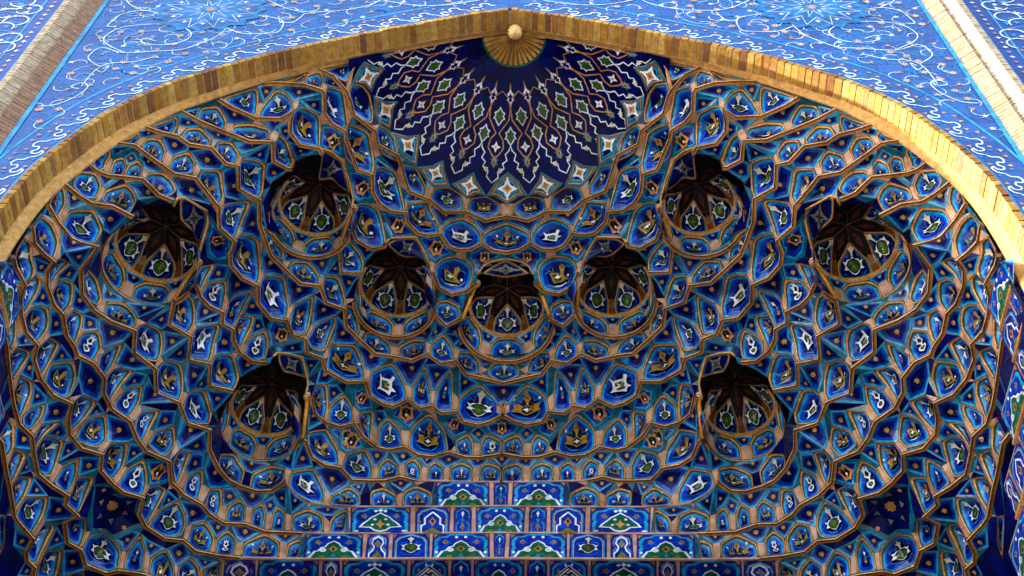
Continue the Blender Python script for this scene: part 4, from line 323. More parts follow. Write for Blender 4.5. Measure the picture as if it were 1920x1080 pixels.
def flat_panel(mb,Q,kind):
    """flat tile panel with a painted cusped frame; Q = TL,TR,BR,BL"""
    tl,tr,br,bl=Q; n=(tr-tl).cross(bl-tl)
    n.normalize()
    if n.dot(VIEW-tl)<0: n=-n
    def at(x,y,l): 
        a=tl.lerp(tr,x); b=bl.lerp(br,x); return b.lerp(a,y)+n*l
    def poly(p,m,l): mb.add([at(x,y,l) for x,y in p],[list(range(len(p)))],m)
    w=((tr-tl).length+(br-bl).length)/2; hh=((tl-bl).length+(tr-br).length)/2; asp=hh/w
    poly([(0,0),(1,0),(1,1),(0,1)],'purple',.0)
    e=.06*asp
    if kind in 'abk'or kind in 'mo' : fr=[(e,0),(e,.38),(e*1.6,.46),(e,.54),(e,.72),(e+.06,.86),(.22,.88),(.30,.97)] if kind in 'ab' else [(e,0),(e,.72),(.16,.86),(.5,.99)]
    else: fr=[(e,0),(e,.35),(e*2.2,.45),(e,.6),(.14,.82),(.5,.97)]
    full=fr+[(1-x,y) for x,y in reversed(fr) if x<.5]
    poly(full,'cyan',.004)
    ins=[(x+(.5-x)*.11,y*.95) for x,y in full]; poly(ins,'rib' if kind in 'mon' else 'turq',.007)
    ins=[(x+(.5-x)*.135,y*.93) for x,y in full]; poly(ins,'blue',.010)
    for cx in (.06,.94): poly([(cx-.04,.95),(cx+.04,.95),(cx+(-.03 if cx<.5 else .03),.80)],'ochre',.005)
    A=lambda p,sx,sy,cx,cy:[(cx+x*sx,cy+y*sy) for x,y in p]
    def lay(L,sx,sy,cx,cy,l0):
        for i,(m,p) in enumerate(L): poly(A(p,sx,sy,cx,cy),m,l0+.003*i)
    if kind in 'abk':
        poly(A(star(6,1,.4),.10,.12,.25,.62),'azure',.013); poly(A(star(6,1,.4),.10,.12,.75,.62),'azure',.013)
        poly(A(star(4,1,.7),.05,.09,.23,.64),'ochre',.016); poly(A(star(4,1,.7),.05,.09,.77,.64),'ochre',.016)
        poly(A(star(4,1,.6),.02,.035,.23,.64),'black',.019); poly(A(star(4,1,.6),.02,.035,.77,.64),'black',.019)
        poly(A(circ(1,7),.03,.05,.42,.83),'white',.016); poly(A(circ(1,7),.03,.05,.58,.83),'white',.016)
    if kind=='a':
        big=sym([(0,.70),(.10,.60),(.15,.47),(.22,.44),(.27,.31),(.34,.28),(.38,.17),(.43,.03)])
        poly([(x+.5,y) for x,y in big],'white',.019); poly([(x*.88+.5,y*.93-.0) for x,y in big],'emerald' ,.022)
        for sx in (-1,1): poly(A(circ(1,8),.06,.08,.5+sx*.18,.32),'white',.025); poly(A(circ(1,6),.035,.045,.5+sx*.17,.32),'cream',.028); poly(A(circ(1,6),.06,.05,.5+sx*.19,.07),'olive',.025); poly(A(circ(1,6),.03,.05,.5+sx*.42,.24),'white',.016)
        poly(A(star(4,1,.7),.08,.14,.5,.36),'ochre',.025); poly(A(star(4,1,.6),.035,.07,.5,.36),'black',.028); poly(A(star(3,1,.5),.06,.1,.5,.1),'turq',.025)
    elif kind=='b':
        big=sym([(0,.78),(.08,.68),(.16,.60),(.22,.48),(.30,.36),(.36,.22),(.18,.20),(.10,.08),(0,.04)])
        poly([(x+.5,y) for x,y in big],'white',.019); poly([(x*.86+.5,(y-.4)*.86+.4) for x,y in big],'emerald',.022)
        poly(A(star(4,1,.45),.09,.17,.5,.32),'orange',.025); poly(A(star(4,1,.5),.06,.08,.5,.85),'white',.019)
        for sx in (-1,1): poly(A(circ(1,6),.03,.04,.5+sx*.09,.50),'white',.025); poly(A(circ(1,6),.03,.04,.5+sx*.13,.30),'white',.025); poly(A(circ(1,6),.05,.03,.5+sx*.40,.08),'white',.019)
    elif kind=='k':
        # square Kufic lozenge, lettered in straight black strokes on white
        cx,cy=.5,.43
        D=lambda r:[(cx,cy+r*1.02),(cx+r,cy),(cx,cy-r*1.02),(cx-r,cy)]
        poly(D(.40),'white',.016); poly(D(.375),'black',.019)
        ex=(.375,.0); U=(.5,.5)
        def lz(a,b): a,b=a*2-1,b*2-1; return (cx+.36*(a-b)*.5,cy+.36*1.02*(a+b)*.5)
        for a0,b0,a1,b1 in [(.1,.86,.9,.95),(.1,.70,.5,.78),(.62,.70,.9,.78),(.86,.1,.95,.78),(.70,.1,.78,.55),(.45,.30,.53,.70),(.1,.5,.4,.58),(.2,.1,.28,.5),(.36,.02,.62,.10),(.02,.02,.1,.4),(.55,.2,.62,.55),(.3,.3,.4,.42)]:
            poly([lz(a0,b0),lz(a1,b0),lz(a1,b1),lz(a0,b1)],'white',.022)
    elif kind=='m':
        arc=[(.18,0),(.18,.28),(.28,.32),(.28,.55),(.38,.66),(.5,.78)]; arc=arc+[(1-x,y) for x,y in reversed(arc[:-1])]
        poly(stroke(arc,.028),'white',.016)
        poly(A(star(4,1,.6),.11,.18,.5,.42),'orange',.016); poly(A(star(4,1,.5),.06,.11,.5,.44),'black',.019); poly(A(sym([(0,1),(.5,.5),(1,0)]),.28,.2,.5,0),'olive',.019)
        for sx in(-1,1): poly(A(circ(1,6),.05,.07,.5+sx*.38,.4),'ochre',.013)
    elif kind=='n':
        arc=[(.16,0),(.16,.2),(.30,.32),(.36,.46),(.24,.6),(.30,.76),(.5,.86)]; arc=arc+[(1-x,y) for x,y in reversed(arc[:-1])]
        poly(stroke(arc,.035),'white',.016); poly(A(star(4,1,.6),.17,.16,.5,.58),'ochre',.016); poly(A(sym([(0,1),(.4,.6),(1,0)]),.22,.26,.5,.05),'olive',.019); poly(A(star(4,1,.6),.07,.07,.5,.58),'turq',.022)
    elif kind=='t': lay(MOT['t'],.40,.42,.5,.46,.013)
    elif kind=='o':
        lay(MOT['w'],.42,.40,.5,.46,.013)
half=[]
nN=0
tm={t:MB() for t in TIERS}
for code,ids in CELLS:
    P=[PTS[i] for i in ids]; c=code
    cen=c.startswith('C')
    if cen: c=c[1:] if c[1].isupper() else 'N'+c[1:]
    if c[0]=='P':
        if cen: Q=[P[1],mir(P[1]),mir(P[2]),P[2]]
        else: Q=P[:4]
        t=tier_of(P)
        mb=MB(); flat_panel(mb,Q,c[1]); attach(mb.build('tile_panel'),tiers[t])
        if not cen:
            mb=MB(); flat_panel(mb,[mir(Q[1]),mir(Q[0]),mir(Q[3]),mir(Q[2])],c[1]); attach(mb.build('tile_panel'),tiers[t])
        continue
    st=c[0]; mo=c[1:] or st
    if st=='K': mo='K'
    if cen: P=[Vector((xm(p.y) if i in (0,len(P)-1) else p.x,p.y,p.z)) for i,p in enumerate(P)]; P=P+[mir(p) for p in reversed(P) if abs(p.x-xm(p.y))>.02]
    if st=='N' and mo=='f': st='I'
    z=sum(p.z for p in P)/len(P)
    if st=='X':
        P=[p+(p-VIEW).normalized()*.03 for p in P]; mb=MB(); mb.add(P,[list(range(len(P)))],'pier',False,.5); attach(mb.build('plaster_pier'),tiers[tier_of(P)]); continue
    root=star_dome if st=='W' else tiers[tier_of(P)]
    if st=='S' and z>23.8: root=tiers['A']
    for side in ((0,) if cen else (0,1)):
        Q=P if side==0 else [mir(p) for p in P]
        m=mo[-1] if (side==1 and len(mo)>1) else mo[0]
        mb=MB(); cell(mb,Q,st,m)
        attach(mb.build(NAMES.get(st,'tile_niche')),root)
# masonry piers and reveals between the niches; navy paints shade into wide gaps
par=list(range(len(PTS)*3)); KI={'p':0,'c':1,'b':1,'n':1}
def find(a):
    while par[a]!=a: par[a]=par[par[a]]; a=par[a]
    return a
for f,fk in TRIS:
    o=KI[fk]*len(PTS)
    for i in f[1:]: par[find(f[0]+o)]=find(i+o)
comp={}
for f,fk in TRIS: comp.setdefault((find(f[0]+KI[fk]*len(PTS)),KI[fk]),[]).append((f,fk))
for (ck,kk),fl in comp.items():
    allp=[PTS[i] for f,fk in fl for i in f]; t=tier_of(allp)
    for side in (0,1):
        mb=MB()
        for f,fk in fl:
            P=[PTS[i] for i in f]
            n=(P[1]-P[0]).cross(P[2]-P[0])
            if n.dot(VIEW-P[0])<0: P=P[::-1]
            if side: P=[mir(p) for p in P][::-1]
            mb.add(P,[[0,1,2]],{'p':'pier','c':'teal','b':'brown','n':'navy'}[fk],False,.5)
        attach(mb.build('plaster_pier' if kk==0 else 'fillet_and_gap_shade'),tiers[t])
for n_,ids in RIMS:
    L=[PTS[i].copy() for i in ids]
    for p in L: 
        if p.y>.55: p.z=ZS[n_]
    if abs(L[-1].x-xm(L[-1].y))<.3: L[-1].x=xm(L[-1].y)
    cut=None
    if n_ in 'HIJK':
        lim={'H':-1.9,'I':-4.0,'J':-3.9,'K':-4.9}[n_]
        for i in range(1,len(L)):
            if L[i].x>lim and L[i].y>6.2: cut=i; break
    segs=[(L,0)] if cut is None else [(L[:cut+1],0),(L[cut:],1)]
    for S,fl in segs:
        if len(S)<2: continue
        for side in (0,1):
            mb=MB(); sweep(mb,S if side==0 else [mir(p) for p in reversed(S)],FLATP if fl else RIMP,FLATM if fl else RIMM)
            attach(mb.build('rim_moulding'),tiers[n_])
# ---------------------------------------------------------------- domed alcoves
HOLES=[(s.split(' ')[0],0,[int(i) for i in s.split(' ')[1].split(',')]) for s in DATA_H.split(';')]
def alcove(cx,cy,z0,a,b,th0,hs,label,strut=None,mirror=False,hkey=''):
    if mirror: cx=2*xm(cy)-cx
    root=empty('domed_alcove',(cx,cy,z0),label,'alcove','star vaulted alcoves of the muqarnas')
    front=Vector((-cx*.55,-2.5-cy,0)).normalized()
    P=lambda r,an,z:Vector((cx+r*math.sin(an)*(-1 if mirror else 1),cy+r*math.cos(an),z))
    z1=z0-.62
    D=math.pi/180
    ks=range(6)
    for k in ks:
        an=th0*D+k*60*D
        d=Vector((math.sin(an)*(-1 if mirror else 1),math.cos(an),0)).dot(front)
        if d<.45:
            pts=[P(a,an+q*D,z0+.02) for q in (-24,-12,0,12,24)]+[P(a*.95,an+25*D,z0+.24),P(a*.84,an+25*D,z0+.38),P(a*.66,an+17*D,z0+.50),P(a*.40,an,z0+hs-.08),P(a*.66,an-17*D,z0+.50),P(a*.84,an-25*D,z0+.38),P(a*.95,an-25*D,z0+.24)]
            mb=MB(); cell(mb,pts,'I','w'); attach(mb.build('tile_niche'),root)
            # pier between the two ribs
            mb=MB()
            for s in (30,):
                q=[P(a,an+24*D,z0),P(a,an+36*D,z0),P(a*.95,an+35*D,z0+.24),P(a*.84,an+35*D,z0+.38),P(a*.79,an+30*D,z0+.43),P(a*.84,an+25*D,z0+.38),P(a*.95,an+25*D,z0+.24)]
                mb.add(q,[[0,1,2,3,4,5,6]],'brown')
            attach(mb.build('pier'),root)
        # rhombus of the brown star
        bn=an+30*D; dd=max(0,Vector((math.sin(bn)*(-1 if mirror else 1),math.cos(bn),0)).dot(front))
        zt=z0+.43+.22*dd
        mb=MB(); q=[P(0,0,z0+hs),P(a*.40,an,z0+hs-.08),P(a*.66,an+17*D,z0+.50+.10*dd),P(a*.80,bn,zt),P(a*.66,an+43*D,z0+.50+.10*dd),P(a*.40,an+60*D,z0+hs-.08)]
        cell(mb,q,'R','r'); attach(mb.build('star_rhombus'),root)
        # lower wall cells
        for s,wd in ((0,22),(30,0)):
            if wd==0: continue
            if d<.25:
                pts=[P(b,an+t*D,z1+.02) for t in (-22,-10,0,10,22)]+[P((a+b)/2+.02,an+24*D,z0-.25),P(a+.02,an+14*D,z0-.06),P(a+.02,an-14*D,z0-.06),P((a+b)/2+.02,an-24*D,z0-.25)]
                mb=MB(); cell(mb,pts,'N','wo'[k%2]); attach(mb.build('tile_niche'),root)
                mb=MB()
                q=[P(b,an+22*D,z1),P(b,an+38*D,z1),P((a+b)/2,an+36*D,z0-.25),P((a+b)/2,an+24*D,z0-.25)]; mb.add(q,[[0,1,2,3]],'pier')
                attach(mb.build('pier'),root)
                q=[P((a+b)/2,an+24*D,z0-.25),P((a+b)/2,an+36*D,z0-.25),P(a+.01,an+46*D,z0-.06),P(a+.005,an+30*D,z0-.01),P(a+.01,an+14*D,z0-.06)]
                mb=MB(); cell(mb,q,'S','S'); attach(mb.build('tile_facet'),root)
    # backing shell, rims
    def arc(r,z,lim):
        out=[]
        fa=math.atan2(-front.x*(-1 if mirror else 1),-front.y)
        for i in range(25):
            an=fa+(-lim+2*lim*i/24)*D
            out.append(P(r,an,z))
        return out
    mb=MB(); L=arc(a,z0-.03,118 if b<.9 else 100); 
    sweep(mb,L if not mirror else L[::-1],[(-.02,.07),(.03,.06),(.03,.01),(-.03,0)],['brown','gold','rib']); attach(mb.build('rim_moulding'),root)
    L=arc(b,z1-.03,84); mb=MB(); sweep(mb,L if not mirror else L[::-1],RIMP,RIMM); attach(mb.build('rim_moulding'),root)
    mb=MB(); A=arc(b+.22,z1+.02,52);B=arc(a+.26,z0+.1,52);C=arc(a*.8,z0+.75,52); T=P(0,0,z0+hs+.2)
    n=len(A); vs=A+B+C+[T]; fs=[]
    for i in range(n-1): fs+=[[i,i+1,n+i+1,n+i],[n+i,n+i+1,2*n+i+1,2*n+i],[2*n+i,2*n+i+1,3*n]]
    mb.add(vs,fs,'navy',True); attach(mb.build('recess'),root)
    for hk,hz,ids in HOLES:
        if hk!=hkey: continue
        L=[PTS[i] for i in ids]
        up=[p.z>z0+.12 for p in L]; nL=len(L)
        st_=[i for i in range(nL) if up[i] and not up[i-1]]
        for s0 in st_:
            seg=[L[s0]]; i=(s0+1)%nL
            while up[i] and i!=s0: seg.append(L[i]); i=(i+1)%nL
            if len(seg)<2: continue
            for mm in ((0,1) if hk=='c' else ((1,) if mirror else (0,))):
                sg=[(mir(p) if mm else p).copy() for p in seg]
                mb=MB(); tube(mb,sg,.026,'gold',6); tube(mb,[p+Vector((0,-.02,-.024)) for p in sg],.010,'rib',5); attach(mb.build('arch_edge'),root)
    if strut:
        for si,(top,bot) in enumerate(strut):
            t=Vector(top);bm=Vector(bot)
            if mirror: t=mir(t);bm=mir(bm)
            mb=MB(); tube(mb,[t,t.lerp(bm,.5),bm],.038,'gold'); o=mb.build('pilaster'); attach(o,root)
            mb=MB()
            for dz,r in ((.06,.065),(.02,.085),(-.03,.07)): disc(mb,t+Vector((0,0,dz)),r,.035,'rib')
            cp=mb.build('capital'); cp.parent=o
    return root
def tube(mb,L,r,mat,n=8,r1=None):
    rows=[]
    for i,p in enumerate(L):
        d=(L[min(i+1,len(L)-1)]-L[max(i-1,0)]).normalized(); x=d.cross(Vector((0,1,.01))); x.normalize(); y=d.cross(x)
        rr=r if r1 is None else r+(r1-r)*i/(len(L)-1)
        rows.append([p+(x*math.cos(2*math.pi*k/n)+y*math.sin(2*math.pi*k/n))*rr for k in range(n)])
    vs=[v for r_ in rows for v in r_]; fs=[[i*n+k,i*n+(k+1)%n,(i+1)*n+(k+1)%n,(i+1)*n+k] for i in range(len(L)-1) for k in range(n)]
    fs+=[list(range(n))[::-1],[(len(L)-1)*n+k for k in range(n)]]
    mb.add(vs,fs,mat,True)
def disc(mb,c,r,h,mat,n=10):
    vs=[c+Vector((r*math.cos(2*math.pi*k/n),r*math.sin(2*math.pi*k/n),s*h/2)) for s in (-1,1) for k in range(n)]
    mb.add(vs,[[k,(k+1)%n,n+(k+1)%n,n+k] for k in range(n)]+[list(range(n))[::-1],[n+k for k in range(n)]],mat)
alcove(-0.02,5.02,22.5,0.74,0.93,0,0.62,'central star vaulted alcove on the middle axis, lowest of the upper row of five',[((-0.63, 4.67, 22.75), (-0.89, 5.03, 22.0)), ((0.59, 4.67, 22.75), (0.85, 5.03, 22.0))],hkey='c')
alcove(-2.18,4.55,22.5,0.73,0.8,30,0.72,'left of the two alcoves flanking the central alcove',[((-1.5, 4.33, 22.6), (-1.46, 4.9, 22.0))],False,'2')
alcove(-2.18,4.55,22.5,0.73,0.8,30,0.72,'right of the two alcoves flanking the central alcove',[((-1.5, 4.33, 22.6), (-1.46, 4.9, 22.0))],True,'2')
alcove(-3.66,2.7,22.5,0.68,0.8,5.8,0.78,'upper left dark alcove, highest on the left side just under the brick arch',[((-2.94, 2.86, 22.6), (-3.18, 3.37, 22.0))],False,'1')
alcove(-3.66,2.7,22.5,0.68,0.8,5.8,0.78,'upper right dark alcove, highest on the right side just under the brick arch',[((-2.94, 2.86, 22.6), (-3.18, 3.37, 22.0))],True,'1')
alcove(-6,2.12,20,0.72,0.82,-10.1,0.7,'outermost left alcove, widest dark recess next to the left haunch of the arch',[((-5.38, 2.53, 20.1), (-5.67, 2.8, 19.35))],False,'L')
alcove(-6,2.12,20,0.72,0.82,-10.1,0.7,'outermost right alcove, widest dark recess next to the right haunch of the arch',[((-5.38, 2.53, 20.1), (-5.67, 2.8, 19.35))],True,'L')
alcove(-4.5,5.67,20,0.64,0.75,21.2,0.78,'lower left dark alcove above the stepped rims near the flat tile rows',[((-3.71, 5.48, 20.1), (-3.74, 5.86, 19.35))],False,'3')
alcove(-4.5,5.67,20,0.64,0.75,21.2,0.78,'lower right dark alcove above the stepped rims near the flat tile rows',[((-3.71, 5.48, 20.1), (-3.74, 5.86, 19.35))],True,'3')
# ---------------------------------------------------------------- star dome surface and its painted pattern
def zd(r): return 25.45-1.70*min(r/3.35,1.15)**1.5
def DP(deg,r,l=0):
    a=math.radians(deg); return Vector((XM+r*math.cos(a),.5+r*math.sin(a),zd(r)+.035-l))
mb=MB(); NA,NRr=72,18
r0,r1=.50,3.06
vs=[DP(-2+184*i/NA,r0+(r1-r0)*j/NRr) for j in range(NRr+1) for i in range(NA+1)]
fs=[[j*(NA+1)+i,j*(NA+1)+i+1,(j+1)*(NA+1)+i+1,(j+1)*(NA+1)+i] for j in range(NRr) for i in range(NA)]
mb.add(vs,fs,'navy',True)
dl=180/11
def pol(p,m,l,c0,r0_,su=1,sv=1):
    # p in (degrees*, metres) about (c0 deg, r0_)
    mb.add([DP(c0+x*su/(r0_+y*sv)*57.3,r0_+y*sv,l) for x,y in p],[list(range(len(p)))],m)
def dstroke(pa,w,m,l):
    # pa: list of (deg,r)
    xy=[(r*math.cos(math.radians(d)),r*math.sin(math.radians(d))) for d,r in pa]
    st=stroke(xy,w); k=len(xy)
    vs=[]
    for x,y in st: vs.append(DP(math.degrees(math.atan2(y,x)),math.hypot(x,y),l))
    n=len(vs); mb.add(vs,[[i,i+1,n-2-i,n-1-i] for i in range(k-1)],m)
leaf=sym([(0,.17),(.05,.11),(.08,.06),(.12,.05),(.085,-.01),(.11,-.06),(.05,-.09),(0,-.17)])
smal=sym([(0,.14),(.04,.08),(.075,.06),(.03,.01),(.07,-.05),(.03,-.09),(0,-.15)])
for k in range(-1,13):
    t=k*dl-4.0*0; hf=t+dl/2
    def inr(d): return -1<d<181
    # note: lobes are centred on (k+.5) steps from the arch plane
    if inr(hf):
        c=t          # row at whole steps
    for c,row in ((t,0),(hf,1)):
        if not(0<=c<=180): continue
        cc=c
        if row==1:
            pol(smal,'white',.012,cc,1.20); pol([(x*.62,y*.62+.02) for x,y in smal],'navy',.016,cc,1.20)
            pol(leaf,'white',.012,cc,1.90,1.02,1.02); pol(leaf,'green',.016,cc,1.90,.74,.80)
            mb.add([DP(cc+d,r,.010) for d,r in ((0,.92),(-1.2,1.04),(0,1.10),(1.2,1.04))],[[0,1,2,3]],'ochre')
        else:
            pol(leaf,'white',.012,cc,1.56,1.02,1.05); pol(leaf,'green',.016,cc,1.56,.76,.84)
            pol(star(4,.10,.045),'white',.012,cc,2.10); pol(circ(.02,6),'ochre',.016,cc,2.10)
            pol(smal,'teal',.006,cc,2.36,1.2,.8)
    # ochre lattice
    e=dl/2
    for s in (-1,1):
        P0=[(t,1.10),(t+s*e*.75,1.22),(t+s*e*1.0,1.40),(t+s*e*.85,1.62),(t+s*e*.35,1.78),(t+s*e*.12,1.86),(t+s*e*.45,1.98),(t+s*e*.52,2.12),(t+s*e*.22,2.24),(t,2.30),(t-s*1.0,2.36),(t,2.44)]
        P0=[q for q in P0 if 0<=q[0]<=180]
        if len(P0)>2: dstroke([(d,r) for d,r in P0],.012,'orange',.008)
        F=[(0.0,1.98),(.06,2.08),(.22,2.16),(.15,2.26),(.30,2.33),(.24,2.40),(.44,2.48),(.50,2.58)]
        Q=[(t+s*(dl/2)-s*f*dl,r) for f,r in F]
        Q=[(t+s*(dl*.5-f*dl*1.0),r+.1) for f,r in [(0,1.96),(.05,2.05),(.17,2.12),(.11,2.22),(.24,2.28),(.19,2.36),(.36,2.44),(.34,2.52),(.5,2.62)]]
        Q=[q for q in Q if -1<=q[0]<=181]
        if len(Q)>2: dstroke(Q,.013,'white',.012)
        if 0<=t+s*dl*.18<=180: pol(star(5,.06,.03),'cream',.015,t+s*dl*.2,2.50)
attach(mb.build('dome_shell'),star_dome)
# gilded half sunburst and the spiral boss
sb=MB(); ns=34; c0=Vector((XM+.08,.5,25.42))
for i in range(ns):
    a0,a1=math.radians(-2+184*i/ns),math.radians(-2+184*(i+1)/ns); am=(a0+a1)/2
    R=.60; zr=zd(.60)
    p0=c0+Vector((.10*math.cos(a0),.10*math.sin(a0),0)); p1=c0+Vector((.10*math.cos(a1),.10*math.sin(a1),0)); 
    o0=Vector((c0.x+R*math.cos(a0),c0.y+R*math.sin(a0),zr-.01)); o1=Vector((c0.x+R*math.cos(a1),c0.y+R*math.sin(a1),zr-.01))
    om=Vector((c0.x+R*math.cos(am),c0.y+R*math.sin(am),zr+(.05 if i%2 else .0))); pm_=c0+Vector((.10*math.cos(am),.10*math.sin(am),.03))
    sb.add([p0,o0,om,pm_],[[0,1,2,3]],'goldrib' if i%2==0 else 'goldrib'); sb.add([pm_,om,o1,p1],[[0,1,2,3]],'goldrib')
    t0=Vector((c0.x+(R+.04)*math.cos(a0),c0.y+(R+.04)*math.sin(a0),zr-.02)); t1=Vector((c0.x+(R+.04)*math.cos(a1),c0.y+(R+.04)*math.sin(a1),zr-.02))
    sb.add([o0,t0,t1,o1],[[0,1,2,3]],'emerald')
attach(sb.build('gilded_sunburst'),star_dome)
boss=MB(); vs=[];na,nb=40,22
for j in range(nb+1):
    v=j/nb; ph=math.pi*v
    for i in range(na):
        a=2*math.pi*i/na; r=.135*math.sin(ph)**.75*(1+.10*math.cos(10*(a)+7*v*math.pi*.8))
        vs.append(Vector((XM+.10+r*math.cos(a),.30+r*math.sin(a),25.08-.19*math.cos(ph)-.0)))
boss.add(vs,[[j*na+i,j*na+(i+1)%na,(j+1)*na+(i+1)%na,(j+1)*na+i] for j in range(nb) for i in range(na)],'rib',True)
bt=empty('spiral_boss',(XM+.10,.34,25.3),'pale fluted spiral boss hanging at the arch tip in front of the gilded sunburst','boss')
attach(boss.build('fluted_knob'),bt)
bs=MB(); tube(bs,[Vector((XM+.1,.34,25.2)),Vector((XM+.08,.5,25.45))],.03,'gold'); attach(bs.build('stem'),bt)
# ---------------------------------------------------------------- arch profile
PROF=[(0,25.48),(.6,25.26),(1.2,25.0),(2.2,24.52),(3.12,24.02),(3.8,23.66),(4.7,23.08),(5.54,22.38),(6.02,21.93),(6.68,20.95),(7.12,19.80),(7.29,19.2),(7.41,18.60),(7.47,17.9),(7.49,17.0),(7.49,15.0),(7.49,12.0),(7.49,8.0),(7.49,4.0),(7.49,0.0)]
pl=smooth_line([Vector((x,0,z)) for x,z in PROF],6)
S=[0]
for a,b in zip(pl,pl[1:]): S.append(S[-1]+(b-a).length)
def arch_at(s):
    import bisect
    i=min(max(bisect.bisect(S,s)-1,0),len(pl)-2); t=(s-S[i])/(S[i+1]-S[i]); p=pl[i].lerp(pl[i+1],t)
    d=(pl[min(i+2,len(pl)-1)]-pl[max(i-1,0)]).normalized(); return p,Vector((-d.z,0,d.x)) if False else Vector((-d.z,0,d.x))
def AP(s,d,y,side):
    p,n=arch_at(s); q=p+n*d; 
    if q.x<0: q.x=0
    return Vector((q.x*side,y,q.z))
LEN=S[-1]
arch=empty('brick_arch',(0,.2,25.3),'pointed arch of ochre bricks laid on edge framing the whole tiled vault','arch')
for side in (-1,1):
    mb=MB(); s=0.0; core=MB()
    while s<LEN-.2 and s<16:
        w=.150+random.uniform(-.012,.012); g=.026; jt=random.uniform(-.006,.008); jr=random.uniform(-.006,.006)
        v=[]
        for y in (-.02+jt*1.5,.36):
            for ss,dd in ((s+g,0+jr),(s+w,0+jr),(s+w,.115),(s+g,.115)): v.append(AP(ss,dd,y,side))
        F=[[0,1,2,3],[7,6,5,4],[0,4,5,1],[1,5,6,2],[2,6,7,3],[3,7,4,0]]
        mb.add(v,F,'brick')
        s+=w
    o=mb.build('brick_voussoirs'); attach(o,arch)
    n=260; rows=[]
    for i in range(n):
        ss=16*i/(n-1); zz=arch_at(ss)[0].z; k=min(1,max(0,(24.2-zz)/3.0)); di=.05-.20*k; rows.append([AP(ss,.010,.0,side),AP(ss,.010,.36,side),AP(ss,-.012,.362,side),AP(ss,di,.47,side),AP(ss,di,.50,side),AP(ss,di+.45,.505,side)])
    mats=['mortar','plaster','plaster','plaster','navy']
    for j in range(5):
        core.add([r[j] for r in rows]+[r[j+1] for r in rows],[[i,i+1,n+i+1,n+i] for i in range(n-1)],mats[j],False,.5)
    attach(core.build('plaster_soffit'),arch)
# ---------------------------------------------------------------- portal facade
wall=empty('portal_wall',(0,0,0),'tall blue tiled portal wall with scrollwork spandrels around the brick arch','wall')
def ribbon(mb,pts,w,m,y=-.006,side=1):
    st=stroke([(p[0],p[1]) for p in pts],w); n=len(st); k=len(pts)
    mb.add([Vector((x*side,y,z)) for x,z in st],[[i,i+1,n-2-i,n-1-i] for i in range(k-1)],m)
def fpoly(mb,pts,m,y,side=1): mb.add([Vector((x*side,y,z)) for x,z in pts],[list(range(len(pts)))],m)
SCR=[[(8.04, 21.14), (7.75, 21.2), (7.48, 21.56), (7.4, 21.93), (7.53, 22.08), (7.67, 22.0), (7.67, 21.89), (7.53, 21.85)], [(7.52, 21.93), (7.46, 22.62), (7.28, 22.93), (6.84, 23.01), (6.53, 23.21), (6.42, 23.16), (6.52, 23.29)], [(7.4, 22.77), (7.69, 23.09), (7.75, 23.34), (7.61, 23.67), (7.14, 23.42), (6.57, 23.49), (6.09, 23.57), (5.84, 23.82), (5.57, 24.16), (5.45, 24.6)], [(7.11, 23.42), (7.45, 23.71), (7.67, 24.01), (7.66, 24.36), (7.4, 24.71), (6.8, 24.81), (6.31, 24.63), (6.08, 24.34), (6.09, 24.06), (6.31, 23.83), (6.64, 23.79), (6.93, 23.92), (6.91, 24.11), (6.67, 23.96)], [(5.45, 24.6), (5.09, 24.33), (4.65, 24.33), (4.42, 24.41), (4.39, 24.86), (4.57, 25.09), (5.09, 25.28)], [(6.95, 25.42), (7.32, 25.52), (7.64, 25.36), (7.75, 24.99), (7.78, 24.71), (7.61, 24.71)], [(7.76, 26.12), (7.61, 25.83), (7.29, 25.54)], [(4.9, 26.09), (4.43, 25.6), (3.98, 25.41), (3.29, 25.5), (2.82, 25.76), (2.6, 26.06)], [(4.39, 24.86), (4.19, 24.9), (4.04, 25.32)], [(2.6, 26.06), (1.97, 25.77), (1.26, 25.76), (0.56, 26.04)], [(7.35, 22.69), (7.26, 22.83), (7.31, 22.54), (7.44, 22.65)]]
xs=[8.17*i/90 for i in range(91)]
def ztop(x):
    best=0
    for a,b in zip(pl,pl[1:]):
        if a.x<=x<=b.x+1e-9 and b.x>a.x: return a.z+(b.z-a.z)*(x-a.x)/(b.x-a.x)
    return 0
